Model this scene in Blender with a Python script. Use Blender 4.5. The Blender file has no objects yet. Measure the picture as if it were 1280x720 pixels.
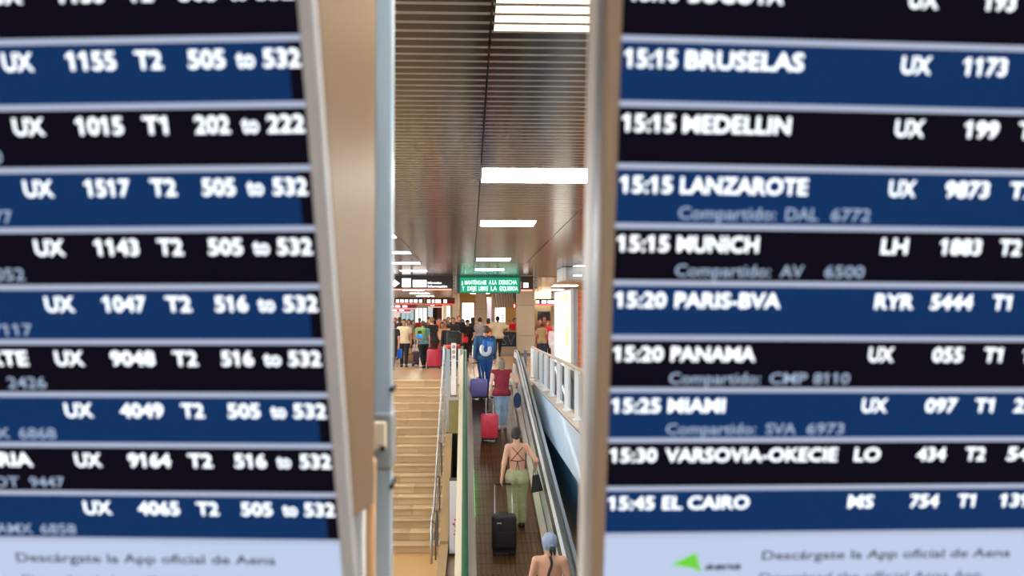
import bpy, bmesh, math, random
import numpy as np
from mathutils import Vector, Matrix
random.seed(7)
SC = bpy.context.scene
COL = SC.collection
PI = math.pi

# ------------------------------------------------------------------ camera
F_PX, EYE = 1300.0, 1.70
TH = math.atan(38 / 1300); PS = math.atan(52 / 1300 * math.cos(TH))
FW = Vector((math.sin(PS) * math.cos(TH), math.cos(PS) * math.cos(TH), math.sin(TH)))
RT = Vector((math.cos(PS), -math.sin(PS), 0))
UP = RT.cross(FW)
cam_d = bpy.data.cameras.new('camera'); cam = bpy.data.objects.new('camera', cam_d); COL.objects.link(cam)
cam.matrix_world = Matrix(((RT.x, UP.x, -FW.x, 0), (RT.y, UP.y, -FW.y, 0), (RT.z, UP.z, -FW.z, EYE), (0, 0, 0, 1)))
cam_d.sensor_width = 36; cam_d.lens = 36 * F_PX / 1280; cam_d.clip_start = .05; cam_d.clip_end = 300
cam_d.dof.use_dof = True; cam_d.dof.focus_distance = 26.0; cam_d.dof.aperture_fstop = 36.6 / 6.8
SC.camera = cam

# ------------------------------------------------------------------ world, exposure
w = bpy.data.worlds.new('world'); SC.world = w; w.use_nodes = True
w.node_tree.nodes['Background'].inputs[0].default_value = (.80, .88, 1.0, 1)
w.node_tree.nodes['Background'].inputs[1].default_value = 1.0
SC.view_settings.view_transform = 'Standard'; SC.view_settings.look = 'None'
SC.view_settings.exposure = 0.12; SC.view_settings.gamma = 1.0; SC.view_settings.use_curve_mapping = False

LIGHT_STRENGTH = 55.0     # ceiling strips added out of view to light the hall
DAY_STRENGTH = 6.0


def area(name, loc, rot, sx, sy, power, color):
    l = bpy.data.lights.new(name, 'AREA'); l.shape = 'RECTANGLE'; l.size = sx; l.size_y = sy
    l.energy = power; l.color = color
    o = bpy.data.objects.new(name, l); o.location = loc; o.rotation_euler = rot; COL.objects.link(o)
    return o


# daylight through the glazed wall left of the stairs
area('daylight_fill', (-11.9, 22, 1.6), (0, -PI / 2, 0), 2.6, 34, 1300, (.82, .90, 1.0))
# daylight coloured fill lamp added behind the camera to brighten the bezels
area('daylight_fill', (0, -8.8, 1.7), (PI / 2, 0, 0), 16, 2.4, 330, (.86, .93, 1.0))

# ------------------------------------------------------------------ helpers


def lin(c):
    if isinstance(c, str):
        c = c.lstrip('#'); c = [int(c[i:i + 2], 16) / 255 for i in (0, 2, 4)]
        return tuple(v / 12.92 if v <= .04045 else ((v + .055) / 1.055) ** 2.4 for v in c) + (1,)
    return tuple(c)[:3] + (1,)


MATS = {}


def mat(name, col, rough=.5, metal=0, emit=0, ecol=None, noise=0, nscale=8, bump=0, bscale=60, rand=0, coat=0, stretch=None, spec=None):
    if name in MATS: return MATS[name]
    m = bpy.data.materials.new(name); m.use_nodes = True; nt = m.node_tree
    b = nt.nodes['Principled BSDF']; c = lin(col)
    b.inputs['Base Color'].default_value = c; b.inputs['Roughness'].default_value = rough
    b.inputs['Metallic'].default_value = metal
    if coat: b.inputs['Coat Weight'].default_value = coat; b.inputs['Coat Roughness'].default_value = .08
    if spec is not None: b.inputs['Specular IOR Level'].default_value = spec
    if emit:
        b.inputs['Emission Color'].default_value = lin(ecol or col); b.inputs['Emission Strength'].default_value = emit
    tc = nt.nodes.new('ShaderNodeTexCoord')
    src = tc.outputs['Object']
    if stretch:
        mp = nt.nodes.new('ShaderNodeMapping'); mp.inputs['Scale'].default_value = stretch
        nt.links.new(src, mp.inputs[0]); src = mp.outputs[0]
    if noise or rand:
        hsv = nt.nodes.new('ShaderNodeHueSaturation'); hsv.inputs['Color'].default_value = c
        mx = nt.nodes.new('ShaderNodeMath'); mx.operation = 'MULTIPLY_ADD'; mx.inputs[1].default_value = noise; mx.inputs[2].default_value = 1 - noise / 2
        nz = nt.nodes.new('ShaderNodeTexNoise'); nz.inputs['Scale'].default_value = nscale; nz.inputs['Detail'].default_value = 4
        nt.links.new(src, nz.inputs[0]); nt.links.new(nz.outputs[0], mx.inputs[0])
        out = mx.outputs[0]
        if rand:
            oi = nt.nodes.new('ShaderNodeObjectInfo')
            m2 = nt.nodes.new('ShaderNodeMath'); m2.operation = 'MULTIPLY_ADD'; m2.inputs[1].default_value = rand; m2.inputs[2].default_value = 1 - rand / 2
            nt.links.new(oi.outputs['Random'], m2.inputs[0])
            m3 = nt.nodes.new('ShaderNodeMath'); m3.operation = 'MULTIPLY'
            nt.links.new(out, m3.inputs[0]); nt.links.new(m2.outputs[0], m3.inputs[1]); out = m3.outputs[0]
        nt.links.new(out, hsv.inputs['Value']); nt.links.new(hsv.outputs[0], b.inputs['Base Color'])
    if bump:
        nz = nt.nodes.new('ShaderNodeTexNoise'); nz.inputs['Scale'].default_value = bscale; nz.inputs['Detail'].default_value = 3
        bp = nt.nodes.new('ShaderNodeBump'); bp.inputs['Strength'].default_value = bump; bp.inputs['Distance'].default_value = .01
        nt.links.new(src, nz.inputs[0]); nt.links.new(nz.outputs[0], bp.inputs['Height']); nt.links.new(bp.outputs[0], b.inputs['Normal'])
    MATS[name] = m
    return m


def tag(o, label=None, cat=None, group=None, kind=None):
    if label: o['label'] = label
    if cat: o['category'] = cat
    if group: o['group'] = group
    if kind: o['kind'] = kind
    return o


def empty(name, loc, label, cat, group=None, rz=0, kind=None):
    o = bpy.data.objects.new(name, None); COL.objects.link(o); o.location = loc; o.rotation_euler = (0, 0, rz)
    o.empty_display_size = .1
    return tag(o, label, cat, group, kind)


class MB:
    """collects shapes for ONE mesh object; offset turns world coordinates into the parent's"""

    def __init__(s, off=(0, 0, 0)): s.v = []; s.f = []; s.m = []; s.off = Vector(off); s.mi = 0

    def add(s, vs, fs):
        k = len(s.v); s.v += [tuple(Vector(v) - s.off) for v in vs]; s.f += [tuple(i + k for i in f) for f in fs]; s.m += [s.mi] * len(fs)

    def box(s, x0, x1, y0, y1, z0, z1):
        s.add([(x, y, z) for x in (x0, x1) for y in (y0, y1) for z in (z0, z1)],
              [(0, 1, 3, 2), (4, 6, 7, 5), (0, 4, 5, 1), (2, 3, 7, 6), (0, 2, 6, 4), (1, 5, 7, 3)])
        return s

    def hexa(s, p):  # 8 points: bottom ring 4, top ring 4
        s.add(p, [(0, 3, 2, 1), (4, 5, 6, 7), (0, 1, 5, 4), (1, 2, 6, 5), (2, 3, 7, 6), (3, 0, 4, 7)]); return s

    def bar(s, a, b, w, h, up=(0, 0, 1)):
        a = Vector(a); b = Vector(b); d = (b - a).normalized(); r = d.cross(Vector(up))
        if r.length < 1e-4: r = d.cross(Vector((0, 1, 0)))
        r.normalize(); u = r.cross(d)
        ring = [(-w / 2, -h / 2), (w / 2, -h / 2), (w / 2, h / 2), (-w / 2, h / 2)]
        return s.hexa([a + r * x + u * y for x, y in ring] + [b + r * x + u * y for x, y in ring])

    def tube(s, pts, r, n=8, cap=True, flat=1.0):
        pts = [Vector(p) for p in pts]; R = r if isinstance(r, (list, tuple)) else [r] * len(pts)
        vs = []; prev = None
        for i, p in enumerate(pts):
            d = (pts[min(i + 1, len(pts) - 1)] - pts[max(i - 1, 0)]).normalized()
            ref = Vector((1, 0, 0)) if prev is None and abs(d.x) < .9 else (Vector((0, 0, 1)) if prev is None else prev)
            a = (ref - d * ref.dot(d)).normalized(); prev = a; c = d.cross(a)
            vs += [p + (a * math.cos(2 * PI * k / n) + c * math.sin(2 * PI * k / n) * flat) * R[i] for k in range(n)]
        fs = [(i * n + k, i * n + (k + 1) % n, (i + 1) * n + (k + 1) % n, (i + 1) * n + k) for i in range(len(pts) - 1) for k in range(n)]
        if cap: fs += [tuple(range(n - 1, -1, -1)), tuple((len(pts) - 1) * n + k for k in range(n))]
        s.add(vs, fs); return s

    def ball(s, c, r, n=10, m=7):
        r = Vector(r if isinstance(r, (tuple, list, Vector)) else (r, r, r)); c = Vector(c)
        vs = [c + Vector((0, 0, r.z))]
        for i in range(1, m):
            t = PI * i / m
            vs += [c + Vector((r.x * math.sin(t) * math.cos(2 * PI * k / n), r.y * math.sin(t) * math.sin(2 * PI * k / n), r.z * math.cos(t))) for k in range(n)]
        vs.append(c - Vector((0, 0, r.z))); L = len(vs) - 1
        fs = [(0, 1 + k, 1 + (k + 1) % n) for k in range(n)]
        fs += [(1 + i * n + k, 1 + (i + 1) * n + k, 1 + (i + 1) * n + (k + 1) % n, 1 + i * n + (k + 1) % n) for i in range(m - 2) for k in range(n)]
        fs += [(L, 1 + (m - 2) * n + (k + 1) % n, 1 + (m - 2) * n + k) for k in range(n)]
        s.add(vs, fs); return s

    def loft(s, sections, close=True):  # sections: lists of points with the same count
        n = len(sections[0]); vs = [p for q in sections for p in q]
        fs = [(i * n + k, i * n + (k + 1) % n, (i + 1) * n + (k + 1) % n, (i + 1) * n + k) for i in range(len(sections) - 1) for k in range(n if close else n - 1)]
        if close: fs += [tuple(range(n - 1, -1, -1)), tuple((len(sections) - 1) * n + k for k in range(n))]
        s.add(vs, fs); return s

    def build(s, name, m, parent=None, smooth=False, bevel=0, seg=2, kind=None, solid=0):
        me = bpy.data.meshes.new(name)
        bm = bmesh.new(); vv = [bm.verts.new(v) for v in s.v]
        for f, mi in zip(s.f, s.m):
            try: q = bm.faces.new([vv[i] for i in f]); q.material_index = mi
            except ValueError: pass
        if solid: bmesh.ops.solidify(bm, geom=bm.faces[:], thickness=solid)
        bmesh.ops.recalc_face_normals(bm, faces=bm.faces[:])
        if bevel: bmesh.ops.bevel(bm, geom=[e for e in bm.edges if len(e.link_faces) == 2 and e.calc_face_angle(0) > .5], offset=bevel, segments=seg, affect='EDGES', profile=.5)
        if smooth:
            for f in bm.faces: f.smooth = True
        bm.to_mesh(me); bm.free()
        for x in (m if isinstance(m, (list, tuple)) else [m]): me.materials.append(x)
        o = bpy.data.objects.new(name, me); COL.objects.link(o)
        if parent: o.parent = parent
        if kind: o['kind'] = kind
        return o


def copy_tree(o, parent=None):
    c = o.copy(); COL.objects.link(c)
    if parent: c.parent = parent
    for ch in list(o.children): copy_tree(ch, c)
    return c


def at(px, py, d):
    """the point the photograph shows at (px, py), at distance d along the hall"""
    r = FW + RT * ((px - 640) / F_PX) + UP * ((360 - py) / F_PX)
    return Vector((0, 0, EYE)) + r * (d / r.y)


# text: collected and turned into meshes in one pass
TEXTS = []


def text(s, parent, m, O, u, v, a1, a2, cap, bold=0, name='lettering', off=(0, 0, 0), shear=0, ext=.0004):
    """baseline starts at O+u*a1, runs to O+u*a2; v points up"""
    cu = bpy.data.curves.new(name, 'FONT'); cu.body = s; cu.size = 1; cu.offset = bold; cu.shear = shear; cu.resolution_u = 3
    o = bpy.data.objects.new(name, cu); COL.objects.link(o)
    TEXTS.append((o, name, parent, m, Vector(O), Vector(u), Vector(v), a1, a2, cap, Vector(off), ext))


def flag_ones(me, body):
    # the built-in font draws 1 as a plain bar: give it its slanted flag
    if '1' not in body or any(c in body for c in 'Il'): return
    bm = bmesh.new(); bm.from_mesh(me); seen = set(); bars = []
    for v in bm.verts:
        if v in seen: continue
        st_, isl = [v], []
        seen.add(v)
        while st_:
            q = st_.pop(); isl.append(q)
            for e in q.link_edges:
                p = e.other_vert(q)
                if p not in seen: seen.add(p); st_.append(p)
        x0 = min(p.co.x for p in isl); x1 = max(p.co.x for p in isl); y0 = min(p.co.y for p in isl); y1 = max(p.co.y for p in isl)
        if y1 - y0 > .6 and (x1 - x0) < .3 * (y1 - y0): bars.append((x0, x1, y1))
    for x0, x1, y1 in bars:
        w_ = x1 - x0
        vs_ = [bm.verts.new((x, y, 0)) for x, y in ((x0 + w_ * .3, y1), (x0 - .15, y1 - .13), (x0 - .15, y1 - .13 - w_ * .95), (x0 + w_ * .3, y1 - w_ * 1.15))]
        bm.faces.new(vs_)
    bm.to_mesh(me); bm.free()


def finish_texts():
    bpy.context.view_layer.update()
    dg = bpy.context.evaluated_depsgraph_get()
    for o, name, parent, m, O, u, v, a1, a2, cap, off, ext in TEXTS:
        me = bpy.data.meshes.new_from_object(o.evaluated_get(dg)); n = len(me.vertices)
        ones = flag_ones(me, o.data.body)
        n = len(me.vertices); co = np.empty(n * 3, 'f'); me.vertices.foreach_get('co', co); co = co.reshape(-1, 3)
        x0, x1 = co[:, 0].min(), co[:, 0].max(); sx = (a2 - a1) / (x1 - x0); sy = cap / .73
        nn = u.cross(v).normalized()
        P = np.array(O - off)[None] + np.outer((co[:, 0] - x0) * sx + a1, np.array(u)) + np.outer(co[:, 1] * sy, np.array(v)) + np.array(nn)[None] * ext
        me.vertices.foreach_set('co', P.astype('f').ravel()); me.update()
        me.materials.clear(); me.materials.append(m)
        q = bpy.data.objects.new(name, me); COL.objects.link(q); q.parent = parent
        bpy.data.objects.remove(o)


# ------------------------------------------------------------------ materials
M_SLAT = mat('slat_dark_reflection', '#16181d', .16, 0, spec=.14)  # dark reflection on the broad slat face put into its colour
M_LIP = mat('slat_lit_lip', '#949ba8', .18, 0, spec=.3)  # lip of the same slat, its brighter lit look put into the colour
M_BLACK = mat('black_void', '#060606', .6)
M_FLOOR = mat('floor_terrazzo', '#c4a078', .27, noise=.18, nscale=2.2, coat=.15)
M_FLOOR2 = mat('floor_landing', '#c79c5c', .25, noise=.15, nscale=1.5, coat=.3)
M_STONE = mat('stair_stone', '#c5a880', .33, noise=.25, nscale=3, rand=.22, stretch=(.6, 2, 2))
M_STRING = mat('stringer_stone', '#c0a070', .4, noise=.2, nscale=4)
M_STEEL = mat('brushed_steel', '#b9bcc0', .32, .7)
M_STEELD = mat('dark_steel', '#6f747a', .35, .7)
M_PALEPOST = mat('pale_blue_paint', '#a9bccb', .4)
M_WHITE = mat('white_paint', '#e6e6e8', .4)
M_CREAM = mat('cream_panel', '#b5a47e', .4)
M_BELT = mat('green_rubber_belt', '#07502d', .5, spec=.2)
M_BELTR = mat('black_rubber_belt', '#10201a', .4)
M_COL = mat('beige_column', '#cabfa8', .5, noise=.06, nscale=2)
M_WALLB = mat('beige_wall', '#cdbf9f', .6)
M_FASCIA = mat('blue_grey_fascia', '#ccd8e2', .4, 0, noise=.15, nscale=1.2, stretch=(1, .6, 3), coat=.3)
M_NAVY = mat('dark_blue_panel', '#1a4258', .3, 0, noise=.5, nscale=.7)
M_COPING = mat('coping_stone', '#c2b3a4', .4, noise=.2, nscale=4, rand=.15)
M_DARKSIGN = mat('sign_dark_brown', '#2f2826', .45)
M_LITWHITE = mat('backlit_white', '#ffffff', .5, emit=1.6)
M_PINK = mat('sign_pink_line', '#f6a08c', .5, emit=.9)

# ------------------------------------------------------------------ the setting: floors
CEIL = 3.30
b = MB()
b.box(-12, 12, 29, 82, -.71, 0)
b.box(-.44, 1.68, 26.6, 29, -.71, 0)
b.box(-.44, -.24, 22, 26.6, -.71, 0)
b.box(1.68, 12, 5, 29, -.79, 0)
tag(b.build('floor', M_FLOOR), 'glossy beige upper floor of the terminal hall', None, kind='structure')
tag(MB().box(-12, 3.0, 3.5, 30, -3.2, -3.06).build('floor_lower', M_FLOOR2), 'yellow stone landing at the foot of the stairs', kind='structure')
tag(MB().box(-12, 12, -9, 3.4, -.3, 0).build('floor_bridge', M_FLOOR), 'upper floor behind the two screens', kind='structure')
tag(MB().box(-12, 12, 82, 82.2, -.5, 4).build('wall_back', M_WALLB), 'beige far wall', kind='structure')
tag(MB().box(-12, 12, 29.05, 29.15, -3.06, -.71).build('wall_stair', mat('teal_grey_wall', '#4f5f5e', .5)), 'teal grey wall under upper floor', kind='structure')
tag(MB().box(12, 12.2, -9, 82, -3.2, 3.6).build('wall_right', M_WALLB), 'plain beige side wall', kind='structure')
tag(MB().box(-12, 12, -9.2, -9, -3.2, 3.6).build('wall_front', mat('grey_wall', '#8f8a84', .6)), 'plain grey wall', kind='structure')
b = MB()
b.box(-12.2, -12, -9, 82, -3.2, .2); b.box(-12.2, -12, -9, 82, 3.0, 3.6); b.box(-12.2, -12, 44, 82, .2, 3.0)
tag(b.build('wall_left', M_WALLB), 'beige wall with a long glazed opening', kind='structure')
win = empty('window_1', (-12.1, 17, .2), 'long glazed opening left of the stairs', None, kind='structure')
b = MB(win.location)
for k in range(19): b.box(-12.13, -12.07, -9 + k * 2.93, -8.93 + k * 2.93, .2, 3.0)
b.build('window_frame', M_STEELD, win)
tag(MB().box(-12, 12, 3.3, 3.4, -3.06, -.3).build('wall_bridge', mat('grey_wall', '#8f8a84', .6)), 'grey wall under the bridge the displays stand on', kind='structure')

# blue panelled lower wall right of the ramp
wr = empty('wall_ramp', (1.72, 16, -3.06), 'dark blue panelled wall beside the ramp', None, kind='structure')
MB(wr.location).box(1.76, 1.9, 4, 29, -3.06, -.79).build('backing', M_BLACK, wr)
q0 = None
for k in range(20):
    if q0 is None: q0 = MB().box(0, .04, 0, 1.19, 0, 2.27).build('wall_panel', M_NAVY, wr, bevel=.004, seg=1)
    else:
        q = q0.copy(); COL.objects.link(q); q0_ = q; 
    (q0 if k == 0 else q).location = (0, 4.6 + k * 1.2 - 16, 0)

# gallery fascia panels and coping
tr = empty('trim_2', (1.66, 16, -.79), 'pale blue grey fascia of the gallery beside the ramp', None, kind='structure')
for y0, y1 in ((6.3, 12.28), (12.3, 18.28), (18.3, 24.28), (24.32, 28.9)):
    MB(tr.location).box(1.635, 1.679, y0, y1, -.79, -.035).build('fascia_panel', M_FASCIA, tr, bevel=.004, seg=1)
tr2 = empty('trim_3', (1.7, 16, 0), 'tan stone coping under the gallery balusters', None, kind='structure')
c0 = None
for k in range(26):
    q = MB().box(0, .2, 0, .865, 0, .03).build('coping_stone', M_COPING, tr2, bevel=.004, seg=1) if c0 is None else c0.copy()
    if c0 is None: c0 = q
    else: COL.objects.link(q)
    q.location = (-.075, 6.3 + k * .875 - 16, .0)

# ------------------------------------------------------------------ the ceiling with its slats
ceil = empty('ceiling', (0, 16, CEIL), 'dark slatted metal ceiling in long strips', None, kind='structure')
MB(ceil.location).box(-12, 12, -9, 39.4, CEIL + .03, CEIL + .2).build('backing', M_BLACK, ceil)
P = .17
LUM = []   # (column x0, x1, first y, last y)
for y0, y1 in ((4.55, 5.78), (10.9, 12.2), (16.9, 17.9), (27.7, 28.9), (33.5, 34.7)):
    LUM.append((.13 if y0 < 11 else .17, 1.58 if y0 < 12 else 1.08, y0, y1))
for y0 in (20.0, 25.0, 29.7, 34.6): LUM.append((-2.35, -1.47, y0, y0 + .75))
for y0 in (31.0, 36.0): LUM.append((3.15, 4.0, y0, y0 + .9))
for y0 in (-5, 1.0): LUM.append((.17, 1.2, y0, y0 + 1.2))  # this and the rows below: strips added out of view for light
for x in (-8.6, -5.5, 5.0, 8.2):
    for y in (-4, 2, 8, 14, 20, 26, 32, 37): LUM.append((x, x + 1.2, y, y + .9))
XS = [.11 + 1.5 * k for k in range(-8, 9)]


def slat_shape(mb, x0, x1, y, z):
    e = .007
    mb.mi = 0
    mb.add([(x0 + e, y, z + .0005), (x1 - e, y, z + .0005), (x1 - e, y + .113, z), (x0 + e, y + .113, z),
            (x0 + e, y, z + .028), (x1 - e, y, z + .028)], [(0, 1, 2, 3), (0, 4, 5, 1)])
    mb.mi = 1
    mb.add([(x0 + e, y + .113, z), (x1 - e, y + .113, z), (x1 - e, y + .160, z - .001), (x0 + e, y + .160, z - .001),
            (x0 + e, y + .160, z + .028), (x1 - e, y + .160, z + .028)], [(0, 1, 2, 3), (3, 2, 5, 4)])
    return mb


s0 = None; stuff = MB(ceil.location)
for ci, x0 in enumerate(XS[:-1]):
    x1 = x0 + 1.5
    if x0 > 11.9 or x1 < -12: continue
    for k in range(int((39.3 + 9) / P)):
        y = -9 + k * P
        if -1.5 < x0 < .5 and 4.8 < y < 24.5 :
            if s0 is None:
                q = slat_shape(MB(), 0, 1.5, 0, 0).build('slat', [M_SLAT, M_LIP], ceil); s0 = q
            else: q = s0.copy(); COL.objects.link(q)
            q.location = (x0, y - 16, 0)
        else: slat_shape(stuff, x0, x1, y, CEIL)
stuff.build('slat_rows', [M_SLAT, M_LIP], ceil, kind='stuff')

M_LUM = mat('warm_luminaire', '#fff0da', .5, emit=2.2, ecol=(1, .84, .62))
M_LUMS = mat('added_luminaire', '#ffffff', .5, emit=LIGHT_STRENGTH, ecol=(1, .965, .92))
M_LUMR = mat('right_luminaire', '#ffffff', .5, emit=4, ecol=(1, .96, .91))
M_LUMW = mat('white_luminaire', '#ffffff', .5, emit=30, ecol=(1, .96, .91))
names = ['nearest lit ceiling strip, at the top edge of the gap', 'second lit ceiling strip from the top, long and bright', 'third lit ceiling strip from the top, ending in a point',
         'fourth lit ceiling strip from the top, thin, above the green sign', 'fifth lit ceiling strip, the last before the green sign',
         'nearest lit ceiling strip of the row above the stairs', 'second lit ceiling strip of the row above the stairs', 'third lit ceiling strip of the row above the stairs',
         'last lit ceiling strip above the brown information sign', 'lit ceiling strip on the right, the nearer of two', 'lit ceiling strip on the right, the farther of two, above the grey soffit']
for i, (x0, x1, y0, y1) in enumerate(LUM):
    o = empty('ceiling_light', ((x0 + x1) / 2, (y0 + y1) / 2, CEIL), names[i] if i < len(names) else 'lit strip added out of view to light the hall', 'ceiling light',
              'lit strips in the slatted ceiling')
    mb = MB(o.location); k = math.ceil((y0 + 9) / P)
    while -9 + k * P < y1:
        y = -9 + k * P
        mb.box(x0, x1, y + .002, y + .108, CEIL - .004, CEIL + .004)
        k += 1
    mb.build('diffuser', M_LUMS if abs(x0) > 4.5 or y0 < 3 else M_LUM if y0 < 9 else M_LUMR if x0 > 3 else M_LUMW, o)

# warm ceiling of the far hall
M_FARL = mat('far_luminaire', '#ffffff', .5, emit=14, ecol=(1, .93, .84))
tag(MB().box(-12, 12, 40.2, 82, CEIL, CEIL + .2).build('ceiling_far', mat('warm_ceiling', '#b98b56', .3, noise=.3, nscale=.5, coat=.3)), 'warm brown ceiling of the far hall', kind='structure')
for i, x in enumerate((-8, -3.2, .6, 4.6, 8.6)):
    for j, y in enumerate((43.5, 50.5, 58, 66, 74)):
        o = empty('ceiling_light', (x, y, CEIL), 'lit square panel in the warm ceiling of the far hall', 'ceiling light', 'square lamps of the far hall')
        MB(o.location).box(x - .6, x + .6, y - .6, y + .6, CEIL - .03, CEIL - .002).build('diffuser', M_FARL, o)
        MB(o.location).box(x - .64, x + .64, y - .64, y + .64, CEIL - .02, CEIL - .001).build('frame', M_WHITE, o)
tag(MB().box(-12, 12, 39.4, 40.2, CEIL + .1, CEIL + .3).build('ceiling_gap', M_BLACK), 'dark shadow gap where the slatted ceiling ends', kind='structure')

# ------------------------------------------------------------------ stairs
st = empty('staircase', (-2.6, 21.3, -3.06), 'wide pale stone staircase on the left of the moving ramp, eighteen steps', 'stairs')
NST = 18; RISE = 3.06 / NST; TREAD = (29 - 21.3) / NST
proto = {}
for k in range(NST):
    yy = 21.3 + k * TREAD; zz = -3.06 + k * RISE
    xs = [-4.9, -3.9, -2.95, -2.05, -1.25, -.62] if k % 2 else [-4.9, -4.3, -3.4, -2.4, -1.6, -.62]
    key = k % 2
    for j in range(5):
        if (key, j) not in proto:
            w_ = xs[j + 1] - xs[j]
            mb = MB(); mb.box(.002, w_ - .002, 0, TREAD, 0, RISE - .035); mb.box(.002, w_ - .002, -.028, TREAD, RISE - .035, RISE)
            proto[(key, j)] = mb.build('step_stone', M_STONE, st, bevel=.004, seg=1); q = proto[(key, j)]
        else: q = proto[(key, j)].copy(); COL.objects.link(q)
        q.location = (xs[j] + 2.6, yy - 21.3, zz + 3.06)
b = MB(st.location)
b.hexa([(-4.9, 21.33, -3.06), (-.62, 21.33, -3.06), (-.62, 29, -3.06), (-4.9, 29, -3.06), (-4.9, 21.5, -3.05), (-.62, 21.5, -3.05), (-.62, 29, -.2), (-4.9, 29, -.2)])
b.build('core', M_STRING, st)
b = MB(st.location); zf = lambda y: -3.06 + (y - 21.3) / (29 - 21.3) * 3.06
for x0, x1 in ((-.62, -.44), (-5.1, -4.9)):
    b = MB(st.location)
    b.hexa([(x0, 17, -3.06), (x1, 17, -3.06), (x1, 21.4, -3.06), (x0, 21.4, -3.06), (x0, 17, -2.9), (x1, 17, -2.9), (x1, 21.4, -2.9), (x0, 21.4, -2.9)])
    b.hexa([(x0, 21.4, -3.06), (x1, 21.4, -3.06), (x1, 28.98, -3.06), (x0, 28.98, -3.06), (x0, 21.4, -2.84), (x1, 21.4, -2.84), (x1, 28.98, .12), (x0, 28.98, .12)])
    b.build('stringer', M_STRING, st, bevel=.005, seg=1)

# stair railing
rl = empty('stair_railing', (-.72, 21, -3.06), 'steel stair railing with thin posts between the stairs and the moving ramp', 'railing')
rx = -.735
MB(rl.location).tube([(rx, 19.9, -2.95), (rx, 19.95, -2.3), (rx, 20.3, -2.16), (rx, 21.3, -2.14), (rx, 29, .9), (rx, 30.2, .9)], .024, 10).build('handrail', M_STEEL, rl, smooth=True)
MB(rl.location).tube([(-.70, 20.2, -2.55), (-.70, 21.3, -2.5), (-.70, 29, .5), (-.70, 29.8, .5)], .014, 8).build('lower_rail', M_STEELD, rl, smooth=True)
for k, y in enumerate((20.0, 21.2, 22.5, 23.9, 25.3, 26.7, 28.1, 29.3)):
    zt = -2.16 if y < 21.3 else min(.9, -2.14 + (y - 21.3) * .395)
    zb = -3.06 if y < 21.3 else (0 if y > 29 else zf(y) + .06)
    MB(rl.location).box(-.675, -.64, y - .02, y + .02, max(zb, -2.9) if y < 21.4 else zb + .08, zt - .03).bar((-.66, y, zt - .06), (rx, y, zt - .01), .02, .02).build('post', M_STEELD if y < 25 else M_PALEPOST, rl, bevel=.004, seg=1)

# ------------------------------------------------------------------ moving ramp
zp = lambda y: min(.172 * y - 4.56, 0) if y > 8.72 else -3.06
xc = lambda y: .60 - .0054 * (y - 14)
rp = empty('moving_walkway', (.6, 16, -3.06), 'inclined moving walkway with brown grooved pallets and green handrails', 'moving walkway')
SL_ = math.atan(.172)
M_PAL = mat('brown_pallet', '#62431f', .48, .05, noise=.35, nscale=2.0, rand=.06, stretch=(6, .3, 1))
pm = MB(); n = 14; wv = 1.0 / n
vs = []; sec = []
for k in range(n):
    x = -.5 + k * wv
    sec += [(x, 0), (x + wv * .55, 0), (x + wv * .6, -.012), (x + wv * .95, -.012)]
sec += [(.5, 0), (.5, -.04), (-.5, -.04)]
pm.loft([[Vector((x, y, z)) for x, z in sec] for y in (.004, .396)])
pal = pm.build('pallet', M_PAL, rp)
cs = math.cos(SL_)
k = 0; y = 8.72
while y < 26.45:
    q = pal if k == 0 else pal.copy()
    if k: COL.objects.link(q)
    q.location = Vector((xc(y), y, zp(y) + .0)) - rp.location; q.rotation_euler = (SL_, 0, math.atan(.0054))
    y += .4 * cs; k += 1
MB(rp.location).box(xc(27) - .5, xc(27) + .5, 26.5, 27.6, .0, .012).build('comb_plate', M_STEEL, rp)
MB(rp.location).box(xc(7) - .5, xc(7) + .5, 7.2, 8.7, -3.06, -3.03).build('comb_plate', M_STEEL, rp)
YS = [7.3, 8.72, 26.1, 27.5]
zb_ = lambda y: (-3.06 if y < 8.73 else .172 * y - 4.56 if y < 26.2 else -.07)


def strip(name, prof, m, side, ys=YS, smooth=False, bev=0):
    mb = MB(rp.location)
    mb.loft([[Vector((xc(y) + side * e, y, zb_(y) + h)) for e, h in prof] for y in ys])
    return mb.build(name, m, rp, smooth=smooth)


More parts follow.
